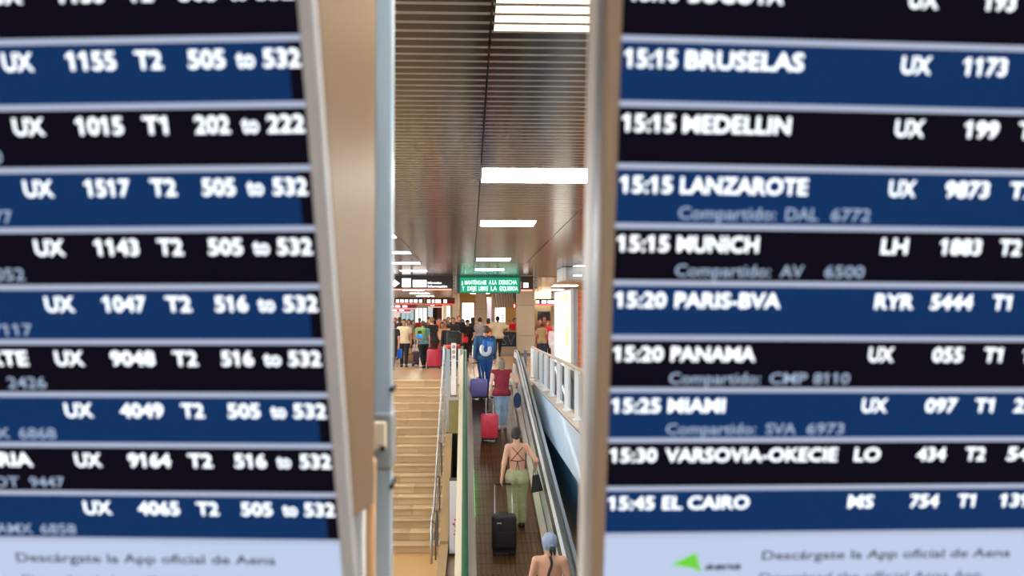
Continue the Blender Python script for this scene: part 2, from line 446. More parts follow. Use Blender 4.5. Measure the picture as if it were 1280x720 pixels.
M_GOLD = mat('brass_skirt', '#9a7a3c', .35, .6)
M_INNER = mat('pale_inner_panel', '#ddd4c8', .45)
M_OLIVE = mat('olive_glass', '#6f705e', .2, .3)
M_SILV = mat('silver_deck', '#d8dadc', .35, .2)
for sd in (-1, 1):
    strip('skirt', [(.503, -.06), (.503, .12), (.53, .12), (.53, -.06)], M_GOLD, sd)
    strip('inner_panel', [(.503, .122), (.577, .30), (.60, .30), (.56, .122)], M_INNER, sd)
    strip('trim', [(.574, .302), (.586, .335), (.61, .335), (.60, .302)], mat('bronze_line', '#6b4d33', .4, .5) if sd > 0 else M_INNER, sd)
    strip('deck', [(.584, .337), (.606, .60), (.64, .60), (.62, .337)], M_SILV, sd)
    strip('balustrade_panel', [(.604, .602), (.620, .75), (.65, .75), (.64, .602)], M_OLIVE if sd > 0 else M_INNER, sd)
    strip('rail_base', [(.618, .752), (.633, .90), (.707, .90), (.70, .752)], M_WHITE, sd)
    strip('outer_panel', [(.703, .84), (.80, .78), (.80, -.25), (.70, -.25)], M_CREAM if sd < 0 else mat('pale_bounce_outer', '#aab4bc', .5), sd)  # right panel made pale to bounce light onto the fascia
    prof = [(.628, .905), (.625, .925), (.638, .948), (.67, .955), (.702, .948), (.715, .925), (.712, .905)]
    mb = MB(rp.location)
    secs = [[Vector((xc(y) + sd * e, y, zb_(y) + h)) for e, h in prof] for y in YS]
    # rounded end at the top landing
    yc, zc_ = 27.5, -.07 + .62
    for a in (20, 45, 70, 90, 110, 135, 160, 180):
        a = math.radians(a); rr = lambda h: h - .62
        secs.append([Vector((xc(yc) + sd * e, yc + math.sin(a) * rr(h), zc_ + math.cos(a) * rr(h))) for e, h in prof])
    mb.loft(secs); mb.build('handrail', M_BELT if sd < 0 else M_BELTR, rp, smooth=False)
    mb = MB(rp.location)
    secs = []
    for a in range(0, 181, 20):
        a = math.radians(a)
        secs.append([Vector((xc(yc) + sd * e, yc + math.sin(a) * .27, zc_ + math.cos(a) * .27)) for e in (.64, .70)])
    mb.loft(secs, close=False)
    mb.build('newel', M_OLIVE, rp, solid=.02)
MB(rp.location).hexa([(xc(9) - .68, 8.7, -3.06), (xc(9) + .68, 8.7, -3.06), (xc(26) + .68, 26.4, -1.0), (xc(26) - .68, 26.4, -1.0),
                      (xc(9) - .68, 8.7, -3.05), (xc(9) + .68, 8.7, -3.05), (xc(26) + .68, 26.4, -.08), (xc(26) - .68, 26.4, -.08)]).build('truss_cover', M_CREAM, rp)
# glowing strip added to the skirt to cast green light on the pallets
mb = MB(rp.location)
mb.loft([[Vector((xc(y) - .501, y, zb_(y) + h)) for h in (.05, .08)] for y in (17.2, 19.6)], close=False)
mb.build('added_green_glow', mat('green_glow_strip', '#20ff80', .5, emit=4, ecol=(.05, 1, .3)), rp, solid=-.002)

# lamp and housing added under the rail to brighten the fascia and the blue panels
ya, yb = 9.0, 27.2
L_ = area('added_fascia_light', (xc(18) + .815, (ya + yb) / 2, (zp(ya) + zp(yb)) / 2 + .62), (0, 0, 0), .06, 18.4, 26, (.72, .88, 1.0))
L_.rotation_euler = Matrix(((0, 0, -1), (0, 1, 0), (1, 0, 0))).to_euler()
L_.rotation_euler = (Matrix.Rotation(SL_, 3, 'X') @ Matrix(((0, 0, -1), (0, 1, 0), (1, 0, 0)))).to_euler()
mb = MB(rp.location); mb.bar((xc(ya) + .80, ya, zp(ya) + .62), (xc(yb) + .80, yb, zp(ya) + .62 + (yb - ya) * .172), .02, .07); mb.build('added_lamp_bar', M_STEELD, rp)

# pier, wall and poster seen down the slot beside the ramp
o = empty('pier_facing', (-.34, 21.97, -.71), 'olive green facing on the narrow pier end left of the ramp', 'panel')
MB(o.location).box(-.45, -.235, 21.94, 21.995, -.71, -.02).build('panel', mat('olive_panel', '#8a8354', .4, noise=.2), o, bevel=.004, seg=1)
MB(o.location).box(-.46, -.225, 21.92, 22.05, -.02, .03).build('edge_trim', M_STEEL, o, bevel=.004, seg=1)
tag(MB().box(-.44, -.2, 25.9, 26.1, -3.06, -.71).build('wall_slot', mat('slate_wall', '#34454a', .5)), 'dark slate wall low in the slot', kind='structure')
o = empty('lightbox_poster', (-.335, 21.0, -3.06), 'white backlit poster with red figures, low between stairs and ramp', 'poster')
MB(o.location).box(-.425, -.245, 21.0, 21.05, -3.06, -1.50).build('case', M_STEELD, o, bevel=.004, seg=1)
MB(o.location).box(-.415, -.255, 20.985, 21.001, -3.0, -1.56).build('sheet', mat('poster_sheet', '#d8dce2', .5, emit=.2), o)
M_RED = mat('poster_red', '#c8202c', .5)
mb = MB(o.location)
for x, z, r in ((-.33, -2.42, .022), (-.30, -2.33, .02), (-.29, -2.46, .018), (-.32, -2.62, .016), (-.30, -2.55, .014)):
    mb.tube([(x, 20.984, z), (x, 20.980, z)], r, 8)
for a, b_ in (((-.34, -2.48), (-.29, -2.33)), ((-.35, -2.40), (-.28, -2.44))):
    mb.bar((a[0], 20.982, a[1]), (b_[0], 20.982, b_[1]), .004, .03, up=(0, 1, 0))
mb.build('red_figures', M_RED, o)

# white totem, barrier posts at the stair head
def barrier(name, px, d, ztop, w_, m, label, zb=0, marks=False, rails=0):
    x = (px - 588) / 1300 * d
    o = empty(name, (x, d, zb), label, 'sign post' if marks else 'post')
    MB(o.location).box(x - w_ / 2, x + w_ / 2, d - .03, d + .03, zb + .02, ztop).build('post', m, o, bevel=.006, seg=2)
    MB(o.location).box(x - w_ / 2 - .015, x + w_ / 2 + .015, d - .05, d + .05, zb, zb + .03).build('base_plate', M_STEELD, o, bevel=.004, seg=1)
    if marks:
        for i in range(3):
            z = ztop - .08 - i * .11
            pg = MB(o.location).box(x - .027, x + .027, d - .036, d - .0305, z - .03, z + .03).build('pictogram', [mat('pict_black', '#2a2a2a', .5), mat('pict_red', '#b03020', .5), M_STEELD][i], o, bevel=.003, seg=1)
            MB(o.location).box(x - .012, x + .012, d - .038, d - .0361, z - .014, z + .014).build('pictogram_figure', M_WHITE, pg)
    return o
barrier('sign_post', 567.3, 22.4, 1.17, .105, mat('totem_white', '#f2f2f2', .4), 'white post with three small pictograms at the head of the ramp', .03, True)
barrier('barrier_post', 560.5, 25.5, .95, .085, M_PALEPOST, 'pale blue barrier post left of the white pictogram post', -.0 - 1.1)
barrier('barrier_post', 574, 26.5, .93, .05, M_WHITE, 'thin white barrier post beside the left green handrail', 0)
o = empty('barrier_rail', (-.3, 26.6, .55), 'short horizontal steel rail between the barrier posts', 'rail')
MB(o.location).tube([(-.52, 26.6, .62), (-.14, 26.6, .62)], .012, 8).tube([(-.52, 26.6, .2), (-.14, 26.6, .2)], .012, 8).build('rail', M_STEEL, o, smooth=True)

# gallery railing
gr = empty('gallery_railing', (1.75, 18, .03), 'gallery railing of white flat balusters and glass under a tan handrail', 'railing')
M_TAN = mat('tan_wood_rail', '#b59b80', .4, noise=.2, nscale=10)
M_GLASS = bpy.data.materials.new('thin_glass'); M_GLASS.use_nodes = True
nt = M_GLASS.node_tree; nt.nodes.clear()
o_ = nt.nodes.new('ShaderNodeOutputMaterial'); mx = nt.nodes.new('ShaderNodeMixShader'); tb = nt.nodes.new('ShaderNodeBsdfTransparent'); gb = nt.nodes.new('ShaderNodeBsdfGlossy')
tb.inputs[0].default_value = (.86, .93, .92, 1); gb.inputs['Roughness'].default_value = .04; fr = nt.nodes.new('ShaderNodeFresnel'); fr.inputs[0].default_value = 1.45
nt.links.new(fr.outputs[0], mx.inputs[0]); nt.links.new(tb.outputs[0], mx.inputs[1]); nt.links.new(gb.outputs[0], mx.inputs[2]); nt.links.new(mx.outputs[0], o_.inputs[0])
MB(gr.location).tube([(1.76, 6.4, .88), (1.76, 29.6, .88)], .028, 10).build('handrail', M_TAN, gr, smooth=True)
MB(gr.location).tube([(1.9, 18.0, .83), (1.9, 26.5, .83)], .014, 8).build('lower_handrail', M_TAN, gr, smooth=True)
ys = [29.3, 27.5, 25.7, 24.0, 22.25, 20.5, 18.8, 17.0, 15.3, 13.6, 11.9, 10.2, 8.5, 6.8]
b0 = None
for i, y in enumerate(ys):
    if b0 is None:
        q = MB().box(-.05, .05, -.012, .012, .03, .84).box(-.075, .075, -.05, .05, 0, .03).build('baluster', mat('baluster_paint', '#e8edf4', .35), gr, bevel=.004, seg=1); b0 = q
    else: q = b0.copy(); COL.objects.link(q)
    q.location = (0, y - 18, 0)
for i in range(len(ys) - 1):
    MB(gr.location).box(1.755, 1.765, ys[i + 1] + .06, ys[i] - .06, .12, .80).build('glass_pane', M_GLASS, gr)
gr2 = empty('landing_railing', (1.6, 29.6, 0), 'short steel railing across the end of the gallery beside the ramp', 'railing')
for px in (656.5, 666):
    x = (px - 588) / 1300 * 29.6
    MB(gr2.location).box(x - .04, x + .04, 29.56, 29.6, 0, .8).build('post', M_STEELD, gr2, bevel=.005, seg=1)
for z in (.15, .35, .55, .75): MB(gr2.location).box(1.60, 1.74, 29.57, 29.595, z, z + .06).build('slat', M_TAN, gr2, bevel=.004, seg=1)

# ------------------------------------------------------------------ signs under the end of the ceiling
SY = 39.0


def P2(px, py, d=SY): v = at(px, py, d); return v.x, v.z


def plate(parent, name, px0, px1, py0, py1, d, th, m, bev=0):
    x0, z1 = P2(px0, py0, d); x1, z0 = P2(px1, py1, d)
    return MB(parent.location).box(x0, x1, d - th, d, z0, z1).build(name, m, parent, bevel=bev, seg=1)


def label_text(parent, s, px0, px1, pybase, cap_px, d, m, bold=0, name='lettering', y=None):
    x0, z = P2(px0, pybase, d); x1, _ = P2(px1, pybase, d)
    text(s, parent, m, (x0, d if y is None else y, z), (1, 0, 0), (0, 0, 1), 0, x1 - x0, cap_px * d / 1300, bold, name, off=parent.location)


c = at(527, 364, SY)
sg = empty('hanging_sign', (c.x, SY, c.z), 'dark brown information sign with white pictograms and coral underline', 'sign')
plate(sg, 'board', 470, 566, 344.6, 362.8, SY, .12, M_DARKSIGN, .01)
plate(sg, 'underline', 470, 564.5, 360.9, 362.9, SY - .12, .01, M_PINK)
x, z = P2(493.5, 354.3, SY); dx = 6.3 * SY / 1300; dz = 4.6 * SY / 1300
mb = MB(sg.location); mb.hexa([(x, SY - .13, z - dz), (x + dx, SY - .13, z), (x + dx, SY - .12, z), (x, SY - .12, z - dz), (x - dx, SY - .13, z), (x, SY - .13, z + dz), (x, SY - .12, z + dz), (x - dx, SY - .12, z)])
mb.build('diamond_arrow', M_LITWHITE, sg)
plate(sg, 'pictogram', 502.5, 513.4, 348, 359, SY - .12, .01, M_LITWHITE)
plate(sg, 'pictogram', 516, 533.2, 350, 359, SY - .12, .01, M_LITWHITE)
label_text(sg, 'Information', 535, 552, 355, 3, SY, M_LITWHITE, .02, y=SY - .132)
label_text(sg, 'Información', 535, 559, 359.4, 3, SY, M_LITWHITE, .02, y=SY - .132)

def bracket(px, label):
    c = at(px, 361.5, SY)
    o = empty('sign_hanger', (c.x, SY, c.z), label, 'bracket')
    plate(o, 'plate', px - 2.2, px + 2.2, 343.5, 361.5, SY, .06, mat('pale_grey_metal', '#b4b2ae', .4, .3), .01)
    for k in range(4): plate(o, 'slot', px - 1.1, px + .3, 346 + k * 4, 348 + k * 4, SY - .06, .01, M_STEELD)
bracket(568.2, 'slotted pale hanger plate left of the green sign')
bracket(670.2, 'slotted pale hanger plate right of the small dark sign')

c = at(611, 366, SY)
gs = empty('led_sign', (c.x, SY, c.z), 'green illuminated message sign hanging over the ramp head', 'sign')
plate(gs, 'housing', 571.8, 650, 344.4, 366.6, SY - .02, .14, mat('sign_green', '#075c48', .4, emit=.15, ecol=(.0, .28, .17)), .012)
plate(gs, 'side_cap', 571.2, 574.2, 344.4, 366, SY - .005, .16, mat('sign_slate', '#1d4a52', .4), .006)
plate(gs, 'display', 575.5, 648.5, 347.2, 365.4, SY - .16, .006, mat('sign_display', '#0a7a58', .4, emit=1.0, ecol=(.0, .25, .145)))
M_LED = mat('led_white_green', '#e8fff4', .5, emit=1.5, ecol=(.55, 1.0, .80))
for s, x0, x1, yb in (('¡', 577, 578.6, 355.6), ('MANTÉNGASE', 581, 607.8, 355.6), ('A LA', 611, 620.6, 355.6), ('DERECHA', 623.6, 646, 355.6),
                      ('Y', 577.8, 580.5, 363.2), ('DEJE', 584.4, 595.8, 363.2), ('LIBRE', 598.3, 609.8, 363.2), ('LA', 613.5, 621, 363.2), ('IZQUIERDA', 624.5, 647, 363.2)):
    label_text(gs, s, x0, x1, yb, 5.4 if s != 'MANTÉNGASE' else 5.0, SY, M_LED, .015, y=SY - .167)
for px in (589.5, 634):
    x, z = P2(px, 344.4, SY); MB(gs.location).tube([(x, SY - .09, z), (x, SY - .09, CEIL + .1)], .012, 6).build('hanging_rod', M_STEEL, gs)
c = at(658, 364, SY)
sm = empty('small_sign', (c.x, SY, c.z), 'small dark sign with white square pictogram right of the green sign', 'sign')
plate(sm, 'board', 650.4, 666, 345.5, 364.4, SY, .10, M_DARKSIGN, .008)
plate(sm, 'underline', 651, 665.5, 361.8, 364.2, SY - .10, .01, M_PINK)
plate(sm, 'pictogram', 654.2, 660.4, 353.4, 359.6, SY - .10, .01, M_LITWHITE)
plate(sm, 'divider', 650.8, 651.9, 352, 360, SY - .10, .01, M_WHITE)

# second rank of signs
def far_sign(px0, px1, py0, py1, d, label, blocks, under='#e86a5c', board='#3c1c18'):
    c = at((px0 + px1) / 2, py1, d)
    o = empty('hanging_sign', (c.x, d, c.z), label, 'sign', 'signs over the far hall')
    plate(o, 'board', px0, px1, py0, py1, d, .12, mat('board' + board, board, .5), .01)
    for a, b_ in blocks: plate(o, 'pictogram', a, b_, py0 + (py1 - py0) * .3, py1 - .8, d - .12, .01, M_LITWHITE)
    plate(o, 'underline', px0, px1, py1, py1 + 1.6, d, .12, mat('under' + under, under, .5, emit=.7))
    for px in (px0 + 3, px1 - 3):
        x, z = P2(px, py0, d); MB(o.location).tube([(x, d - .06, z), (x, d - .06, CEIL)], .02, 6).build('hanging_rod', M_STEEL, o)
    return o
far_sign(493, 529.5, 372.3, 379, 62, 'dark far sign with a row of white pictograms at the left', ((495, 499), (500.5, 504.5), (506, 510), (512, 515.5), (517, 522), (524, 527.5)))
far_sign(531.5, 568.5, 372.3, 379.6, 60.5, 'red brown far sign left of the white column', ((534, 538), (540, 542.5), (544, 551), (554.5, 558.5)), '#e8583c', '#5a1a12')
far_sign(488, 521, 380.4, 385, 70, 'pink and white sign strip below the left far sign', ((489, 492), (494, 500), (503, 509)), '#f0a0a8', '#a8586a')
far_sign(488, 513, 386, 389.5, 76, 'lowest pink sign strip at the far left', ((490, 496), (499, 505)), '#f4b8c0', '#c88894')
far_sign(536, 553, 380.6, 383, 72, 'thin pink sign strip under the red brown sign', ((538, 543),), '#f0b0b0', '#c05a50')
far_sign(669, 694, 373.5, 380, 60, 'far sign on the right with white pictograms', ((669.8, 674), (677, 683), (684.5, 693)), '#e46060', '#1c1614')

# ------------------------------------------------------------------ far hall: wall panels, columns
def lit(px0, px1, py0, py1, d, col, e, label, name='shop_window', frame=None, muls=0, stand=False):
    fl = py1; py1 = 398 + 1300 * 1.7 / d if not stand else py1
    c = at((px0 + px1) / 2, 398, d)
    o = empty(name, (c.x, d, 0), label, 'window' if name == 'shop_window' else 'light panel')
    plate(o, 'lit_pane', px0, px1, py0, py1, d, .05, mat('lit%s%.1f' % (col, e), col, .4, emit=e))
    fm = mat('frame' + (frame or '#c8c0b0'), frame or '#c8c0b0', .5)
    for a, b_ in ((px0 - .8, px0), (px1, px1 + .8)): plate(o, 'frame', a, b_, py0 - .8, py1, d - .01, .1, fm)
    plate(o, 'frame', px0, px1, py0 - .8, py0, d - .01, .1, fm)
    for k in range(muls):
        x = px0 + (px1 - px0) * (k + 1) / (muls + 1); plate(o, 'mullion', x - .3, x + .3, py0, py1, d - .05, .05, fm)
    return o
lit(484, 500, 388, 424, 80.5, '#d8d4cc', .75, 'pale lit shop front at the far left end of the hall', muls=1)
lit(502, 517, 387, 424, 81, '#a8cbd6', .7, 'light blue glazed shop front at the end of the hall', muls=2)
lit(519, 533.5, 385, 426, 81, '#e8f2f6', 1.1, 'bright white shop front behind the man in red', muls=2)
lit(535, 541, 382, 424, 80, '#bccfd6', .8, 'narrow grey blue glazed bay beside the dark doorway')
lit(552.5, 563, 382, 424, 80, '#f6f0ea', 1.0, 'white lit bay right of the dark doorway', muls=1)
lit(577.5, 592.5, 378.5, 440, 62, '#f4f8fa', 1.15, 'large white window in a dark frame above the crowd', frame='#2c2f30')
lit(609, 614, 372, 425, 66, '#c9c2d4', .7, 'narrow lilac lit strip between two beige columns', name='light_panel')
o = lit(618.8, 631.4, 384.5, 407, 58, '#fbfbfd', 1.35, 'white backlit panel with small black marks', name='light_panel', stand=True)
MB(o.location).box(1.45, 1.87, 57.9, 58.0, 0, at(600, 407, 58).z).build('stand', M_COL, o, bevel=.01, seg=1)
for k, (a, b_) in enumerate(((393.5, 395), (396.5, 398), (399.5, 401), (403, 405))): plate(o, 'printed_mark', 627.3, 629.6, a, b_, 57.94, .005, M_BLACK)
o = empty('doorway_screen', (*at(544, 395, 79.5).xy, at(544, 424, 79.5).z), 'black doorway recess with brown side panel at the end of the hall', 'doorway')
plate(o, 'recess', 541, 546.5, 381, 425.7, 79.8, .05, M_BLACK); plate(o, 'side_panel', 546.5, 551.8, 381, 425.7, 79.8, .08, mat('brown_side', '#6a3a22', .5), .01)


def column(px0, px1, d, label, m=M_COL, seams=(1.1, 2.2), dep=None):
    x0 = (px0 - 588) / 1300 * d; x1 = (px1 - 588) / 1300 * d; dep = dep or (x1 - x0)
    o = empty('column', ((x0 + x1) / 2, d + dep / 2, 0), label, 'column', 'beige columns of the far hall')
    zs = [0] + list(seams) + [CEIL]
    MB(o.location).box(x0 + .02, x1 - .02, d + .02, d + dep - .02, 0, CEIL).build('core', M_BLACK, o)
    for a, b_ in zip(zs[:-1], zs[1:]):
        MB(o.location).box(x0, x1, d, d + dep, a + .004, b_ - .004).build('cladding_panel', m, o, bevel=.01, seg=1)
    MB(o.location).box(x0 - .02, x1 + .02, d - .02, d + dep + .02, 0, .12).build('plinth', M_STEELD, o, bevel=.004, seg=1)
column(646, 668.5, 47.5, 'widest square beige column, right of the dark counter', seams=(.9, 2.3))
column(594.5, 607.5, 56, 'beige column above the man with the neck pillow')
column(614.8, 618.2, 57, 'slim beige column left of the white backlit panel')
column(565.5, 574, 66, 'white column left of the dark framed window', mat('white_column', '#e6dfd0', .5))
column(553.5, 557, 75, 'slim cream column at the end of the hall', mat('cream_column', '#dcd0ae', .5))
column(689.5, 695, 62, 'slim beige column behind the white lightbox')
tag(MB().box(3.2, 8, 66, 66.2, 0, CEIL).build('wall_far_right', mat('sand_wall', '#c9b489', .6)), 'sand wall right of the widest column', kind='structure')
tag(MB().box(-.9, 3.2, 70, 70.2, 0, CEIL).build('wall_far_middle', mat('ochre_wall', '#c3a25c', .6)), 'ochre wall behind the backlit panel', kind='structure')

# hanging grey baffles
ob = o = empty('hanging_baffle', (*at(630, 380, 52).xy, 2.6), 'grey slanted hanging baffle with thin fins under the green sign', 'baffle')
for k in range(15):
    x0, z1 = P2(617 + k * 1.75, 366, 52); x1, z0 = P2(620.5 + k * 1.55, 385.5 - k * .15, 52)
    MB(o.location).bar((x0, 52 + .05 * (k % 2), z1 + .1), (x1, 52 + .05 * (k % 2), z0), .035, .12, up=(0, 1, 0)).build('fin', mat('fin_grey', '#8b8981', .4, .3) if k % 2 else mat('fin_dark', '#5a5852', .4, .3), o)
x0, z1 = P2(640.5, 364, 51.9); x1, z0 = P2(646, 379, 51.9)
MB(o.location).hexa([(x0, 51.9, z1), (x1, 51.9, z1), (x1, 51.95, z1), (x0, 51.95, z1), (x0 + .14, 51.9, z0), (x1, 51.9, z0), (x1, 51.95, z0), (x0 + .14, 51.95, z0)]).build('dark_end', mat('charcoal', '#3c3f3a', .5), o)
o = empty('number_sign', (*at(643, 385, 48).xy, at(643, 385, 48).z), 'small red sign with a white number beside the widest column', 'sign')
plate(o, 'board', 640.4, 645.3, 379.6, 384.8, 48, .06, mat('sign_red', '#c8281e', .45, emit=.3), .006)
label_text(o, '2', 641.8, 644.0, 384, 3.4, 48, M_LITWHITE, .02, y=47.935)

for px in (620, 640): x, z = P2(px, 367, 52); MB(ob.location).tube([(x, 52, z), (x, 52, CEIL)], .012, 6).build('hanging_rod', M_STEEL, ob)
# counter with dark front
x0 = (604 - 588) / 1300 * 50; 
c = at(636, 443, 48.6)
o = empty('service_counter', (1.8, 48.6, 0), 'service counter with dark navy front and large outlined letters', 'counter')
xa, _ = P2(624.5, 433, 48.2); xb, _ = P2(644.6, 433, 48.2)
MB(o.location).box(xa, xb, 48.2, 49.0, 0, 1.08).build('body', M_COL, o, bevel=.01, seg=1)
MB(o.location).box(xa - .03, xb, 48.1, 49.0, 1.08, 1.12).build('worktop', mat('counter_top', '#b99d72', .4), o, bevel=.006, seg=1)
plate(o, 'front_panel', 624.8, 645.5, 415.3, 433.2, 48.19, .03, mat('navy_front', '#16233a', .35), .006)
label_text(o, 'SV', 627, 644, 431, 12.5, 48.1, mat('letter_grey', '#8f9fb6', .5), 0, y=48.15)
text('SV', o, mat('navy_front2', '#16233a', .35), (P2(627.6, 430.4, 48.1)[0], 48.144, P2(627, 430.2, 48.1)[1]), (1, 0, 0), (0, 0, 1), 0, 16 * 48.1 / 1300, 11.2 * 48.1 / 1300, -.02, 'lettering', off=o.location)

# dark screens on right wall
o = empty('wall_screen', (*at(680, 400, 64).xy, at(680, 400, 64).z), 'dark wall screens above the people on the right', 'screen')
plate(o, 'case', 672, 687.5, 389, 401, 65.9, .1, mat('case_dark', '#3a3b36', .4), .01)
for k in range(2): plate(o, 'screen', 673 + k * 7.4, 679.4 + k * 7.4, 390, 399.6, 65.78, .02, mat('scr', '#23272a', .15), .004)

# soffit block, white lightbox and orange slat wall on the right
o = empty('soffit_box', (4.0, 33, 2.6), 'grey boxed soffit above the orange slat wall', 'soffit')
MB(o.location).box(2.95, 4.95, 32, 34, CEIL - .42, CEIL - .012).build('body', mat('soffit_grey', '#a2a8ac', .4, .2), o, bevel=.01, seg=1)
MB(o.location).box(2.83, 2.95, 31.98, 34, CEIL - .42, CEIL - .012).build('edge_trim', M_WHITE, o, bevel=.006, seg=1)
lb = empty('lightbox', (2.45, 27.4, 0), 'tall white advertising lightbox with pale yellow print behind the gallery railing', 'lightbox')
A, B_ = Vector((2.36, 29.1, 0)), Vector((2.53, 26.0, 0)); dv = (B_ - A).normalized(); nv = Vector((-dv.y, dv.x, 0)) * -1
if nv.x > 0: nv = -nv
def lbq(y0, y1, z0, z1, t0, t1, name, m, bev=0):
    p = lambda s, t, z: A + dv * s - nv * t + Vector((0, 0, z))
    return MB(lb.location).hexa([p(y0, t0, z0), p(y1, t0, z0), p(y1, t1, z0), p(y0, t1, z0), p(y0, t0, z1), p(y1, t0, z1), p(y1, t1, z1), p(y0, t1, z1)]).build(name, m, lb, bevel=bev, seg=1)
L = (B_ - A).length
lbq(0, L, 0, 2.45, .0, .16, 'case', mat('case_grey', '#9aa2b4', .35, .3), .01)
lbq(.04, L - .06, .25, 2.41, -.012, .0, 'sheet', mat('map_sheet', '#fbf6e6', .5, emit=.42, ecol='#fff6e2', noise=.12, nscale=2.5))
for k, (s, z, l, h, cc) in enumerate(((.5, 2.2, .9, .1, '#e9d9a0'), (1.9, 2.15, .7, .18, '#efdca0'), (2.2, 1.0, .5, .5, '#f0dc98'), (1.2, .9, .12, .5, '#c8a8c0'), (1.6, 1.35, .25, .1, '#b8b0c8'), (2.4, 1.6, .4, .25, '#f3e4b4'))):
    lbq(s, s + l, z, z + h, -.015, -.0125, 'printed_block', mat('print' + cc, cc, .5, emit=.35))
lbq(L, L + .02, 0, 2.45, -.02, .05, 'white_edge', M_WHITE, .004)

ow = empty('slat_wall', (4.6, 30, 0), 'orange timber slat wall with a black letter behind the gallery', 'wall panel')
MB(ow.location).box(3.0, 6.6, 30.06, 30.2, 0, 2.52).build('backing', mat('orange_backing', '#8a3c12', .5), ow)
o0 = None
for k in range(42):
    if o0 is None: q = MB().box(0, 3.6, -.03, .03, 0, .05).build('slat', mat('orange_slat', '#cc6a28', .35, noise=.3, nscale=5, rand=.35, stretch=(.5, 3, 3), coat=.3), ow, bevel=.004, seg=1); o0 = q
    else: q = o0.copy(); COL.objects.link(q)
    q.location = (-1.6, 0, .02 + k * .0595)
text('PARKING', ow, M_BLACK, (at(730.6, 395, 29.9).x, 29.965, at(730.6, 394.5, 29.9).z), (1, 0, 0), (0, 0, 1), 0, 1.05, 11 * 29.9 / 1300 * .95, .02, 'lettering', off=ow.location)
o = empty('wall_lamp', (*at(721.5, 344.5, 31).xy, at(721.5, 344.5, 31).z), 'small white strip lamp on the ceiling edge above the soffit', 'lamp')
plate(o, 'diffuser', 716.5, 727, 343.4, 345.3, 31, .1, mat('lampw', '#ffffff', .5, emit=2.5))

# ------------------------------------------------------------------ the two departure displays
BL = {'O': Vector((-.1516, .9299, .2513 + EYE)), 'u': Vector((.9953, -.0973, .0014)), 'v': Vector((.0186, .4021, -.9157))}
BR = {'O': Vector((.1374, .9391, .2563 + EYE)), 'u': Vector((.9993, .0362, -.0058)), 'v': Vector((.0210, .3976, -.9182))}
ROW = .06
M_TXT = mat('display_white_text', '#101214', .6, emit=1.55, ecol=(.88, .94, 1.0))
M_TXT2 = mat('display_dim_text', '#101214', .6, emit=.9, ecol=(.36, .47, .66))
M_LINE = mat('display_line', '#14161c', .6, emit=.82, ecol=(.48, .55, .74))
M_ROWD = mat('display_dark_row', '#010102', .7, emit=.5, ecol=(.005, .004, .015), spec=.05)
M_ROWB = mat('display_blue_row', '#010204', .7, emit=1.0, ecol=(.004, .030, .115), spec=.05)
M_FOOT = mat('display_footer', '#14161c', .6, emit=.92, ecol=(.50, .60, .82))
M_FTXT = mat('footer_text', '#3a4252', .5)
M_BEZL = mat('bezel_grey', '#a2a8ae', .45)
M_BEZR = mat('bezel_reflected_tan', '#8c7e6e', .45)  # warm ceiling reflection set into the bezel colour
M_TANP = mat('panel_reflected_tan', '#5c4427', .45, .15, noise=.15, nscale=3, stretch=(1, 1, .2))  # tan reflection of the ceiling lights set as the base colour

LTXT = [(-1, [(-280, -247, 'UX'), (-219, -172, '1153'), (-155, -128, 'T2'), (-107, -70, '505'), (-62, -43, 'to'), (-38, -1, '532')]), (0, [(-279, -247, 'UX'), (-219, -170, '1155'), (-155, -127, 'T2'), (-106, -69, '505'), (-62, -42, 'to'), (-37, 0, '532')]), (1, [(-280, -247, 'UX'), (-220, -172, '1015'), (-156, -130, 'T1'), (-107, -71, '202'), (-63, -44, 'to'), (-39, -1, '222')]), (2, [(-281, -249, 'UX'), (-221, -174, '1517'), (-157, -129, 'T2'), (-107, -72, '505'), (-64, -45, 'to'), (-39, -3, '532')]), (3, [(-281, -248, 'UX'), (-221, -174, '1143'), (-158, -130, 'T2'), (-108, -71, '505'), (-64, -45, 'to'), (-40, -3, '532')]), (4, [(-281, -248, 'UX'), (-222, -175, '1047'), (-158, -129, 'T2'), (-108, -72, '516'), (-65, -45, 'to'), (-39, -2, '532')]), (5, [(-390, -307, 'NORTE'), (-281, -248, 'UX'), (-223, -174, '9048'), (-158, -130, 'T2'), (-108, -72, '516'), (-65, -44, 'to'), (-39, -3, '532')]), (6, [(-281, -248, 'UX'), (-222, -173, '4049'), (-157, -130, 'T2'), (-108, -71, '505'), (-63, -44, 'to'), (-39, -2, '532')]), (7, [(-425, -324, 'ALMERIA'), (-280, -248, 'UX'), (-222, -173, '9164'), (-157, -128, 'T2'), (-107, -70, '516'), (-62, -44, 'to'), (-37, -1, '532')]), (8, [(-280, -246, 'UX'), (-220, -171, '4065'), (-155, -128, 'T2'), (-106, -69, '505'), (-61, -42, 'to'), (-37, -1, '532')])]
LSUB = [(1, [(-333, -294, '6860')]), (2, [(-337, -295, '4877')]), (3, [(-337, -294, '6052')]), (4, [(-341, -297, '7117')]), (5, [(-336, -293, '2426')]), (6, [(-391, -343, 'AMX'), (-335, -293, '6868')]), (7, [(-387, -344, 'ROT'), (-334, -294, '9447')]), (8, [(-383, -340, 'AMX'), (-333, -291, '6858')])]
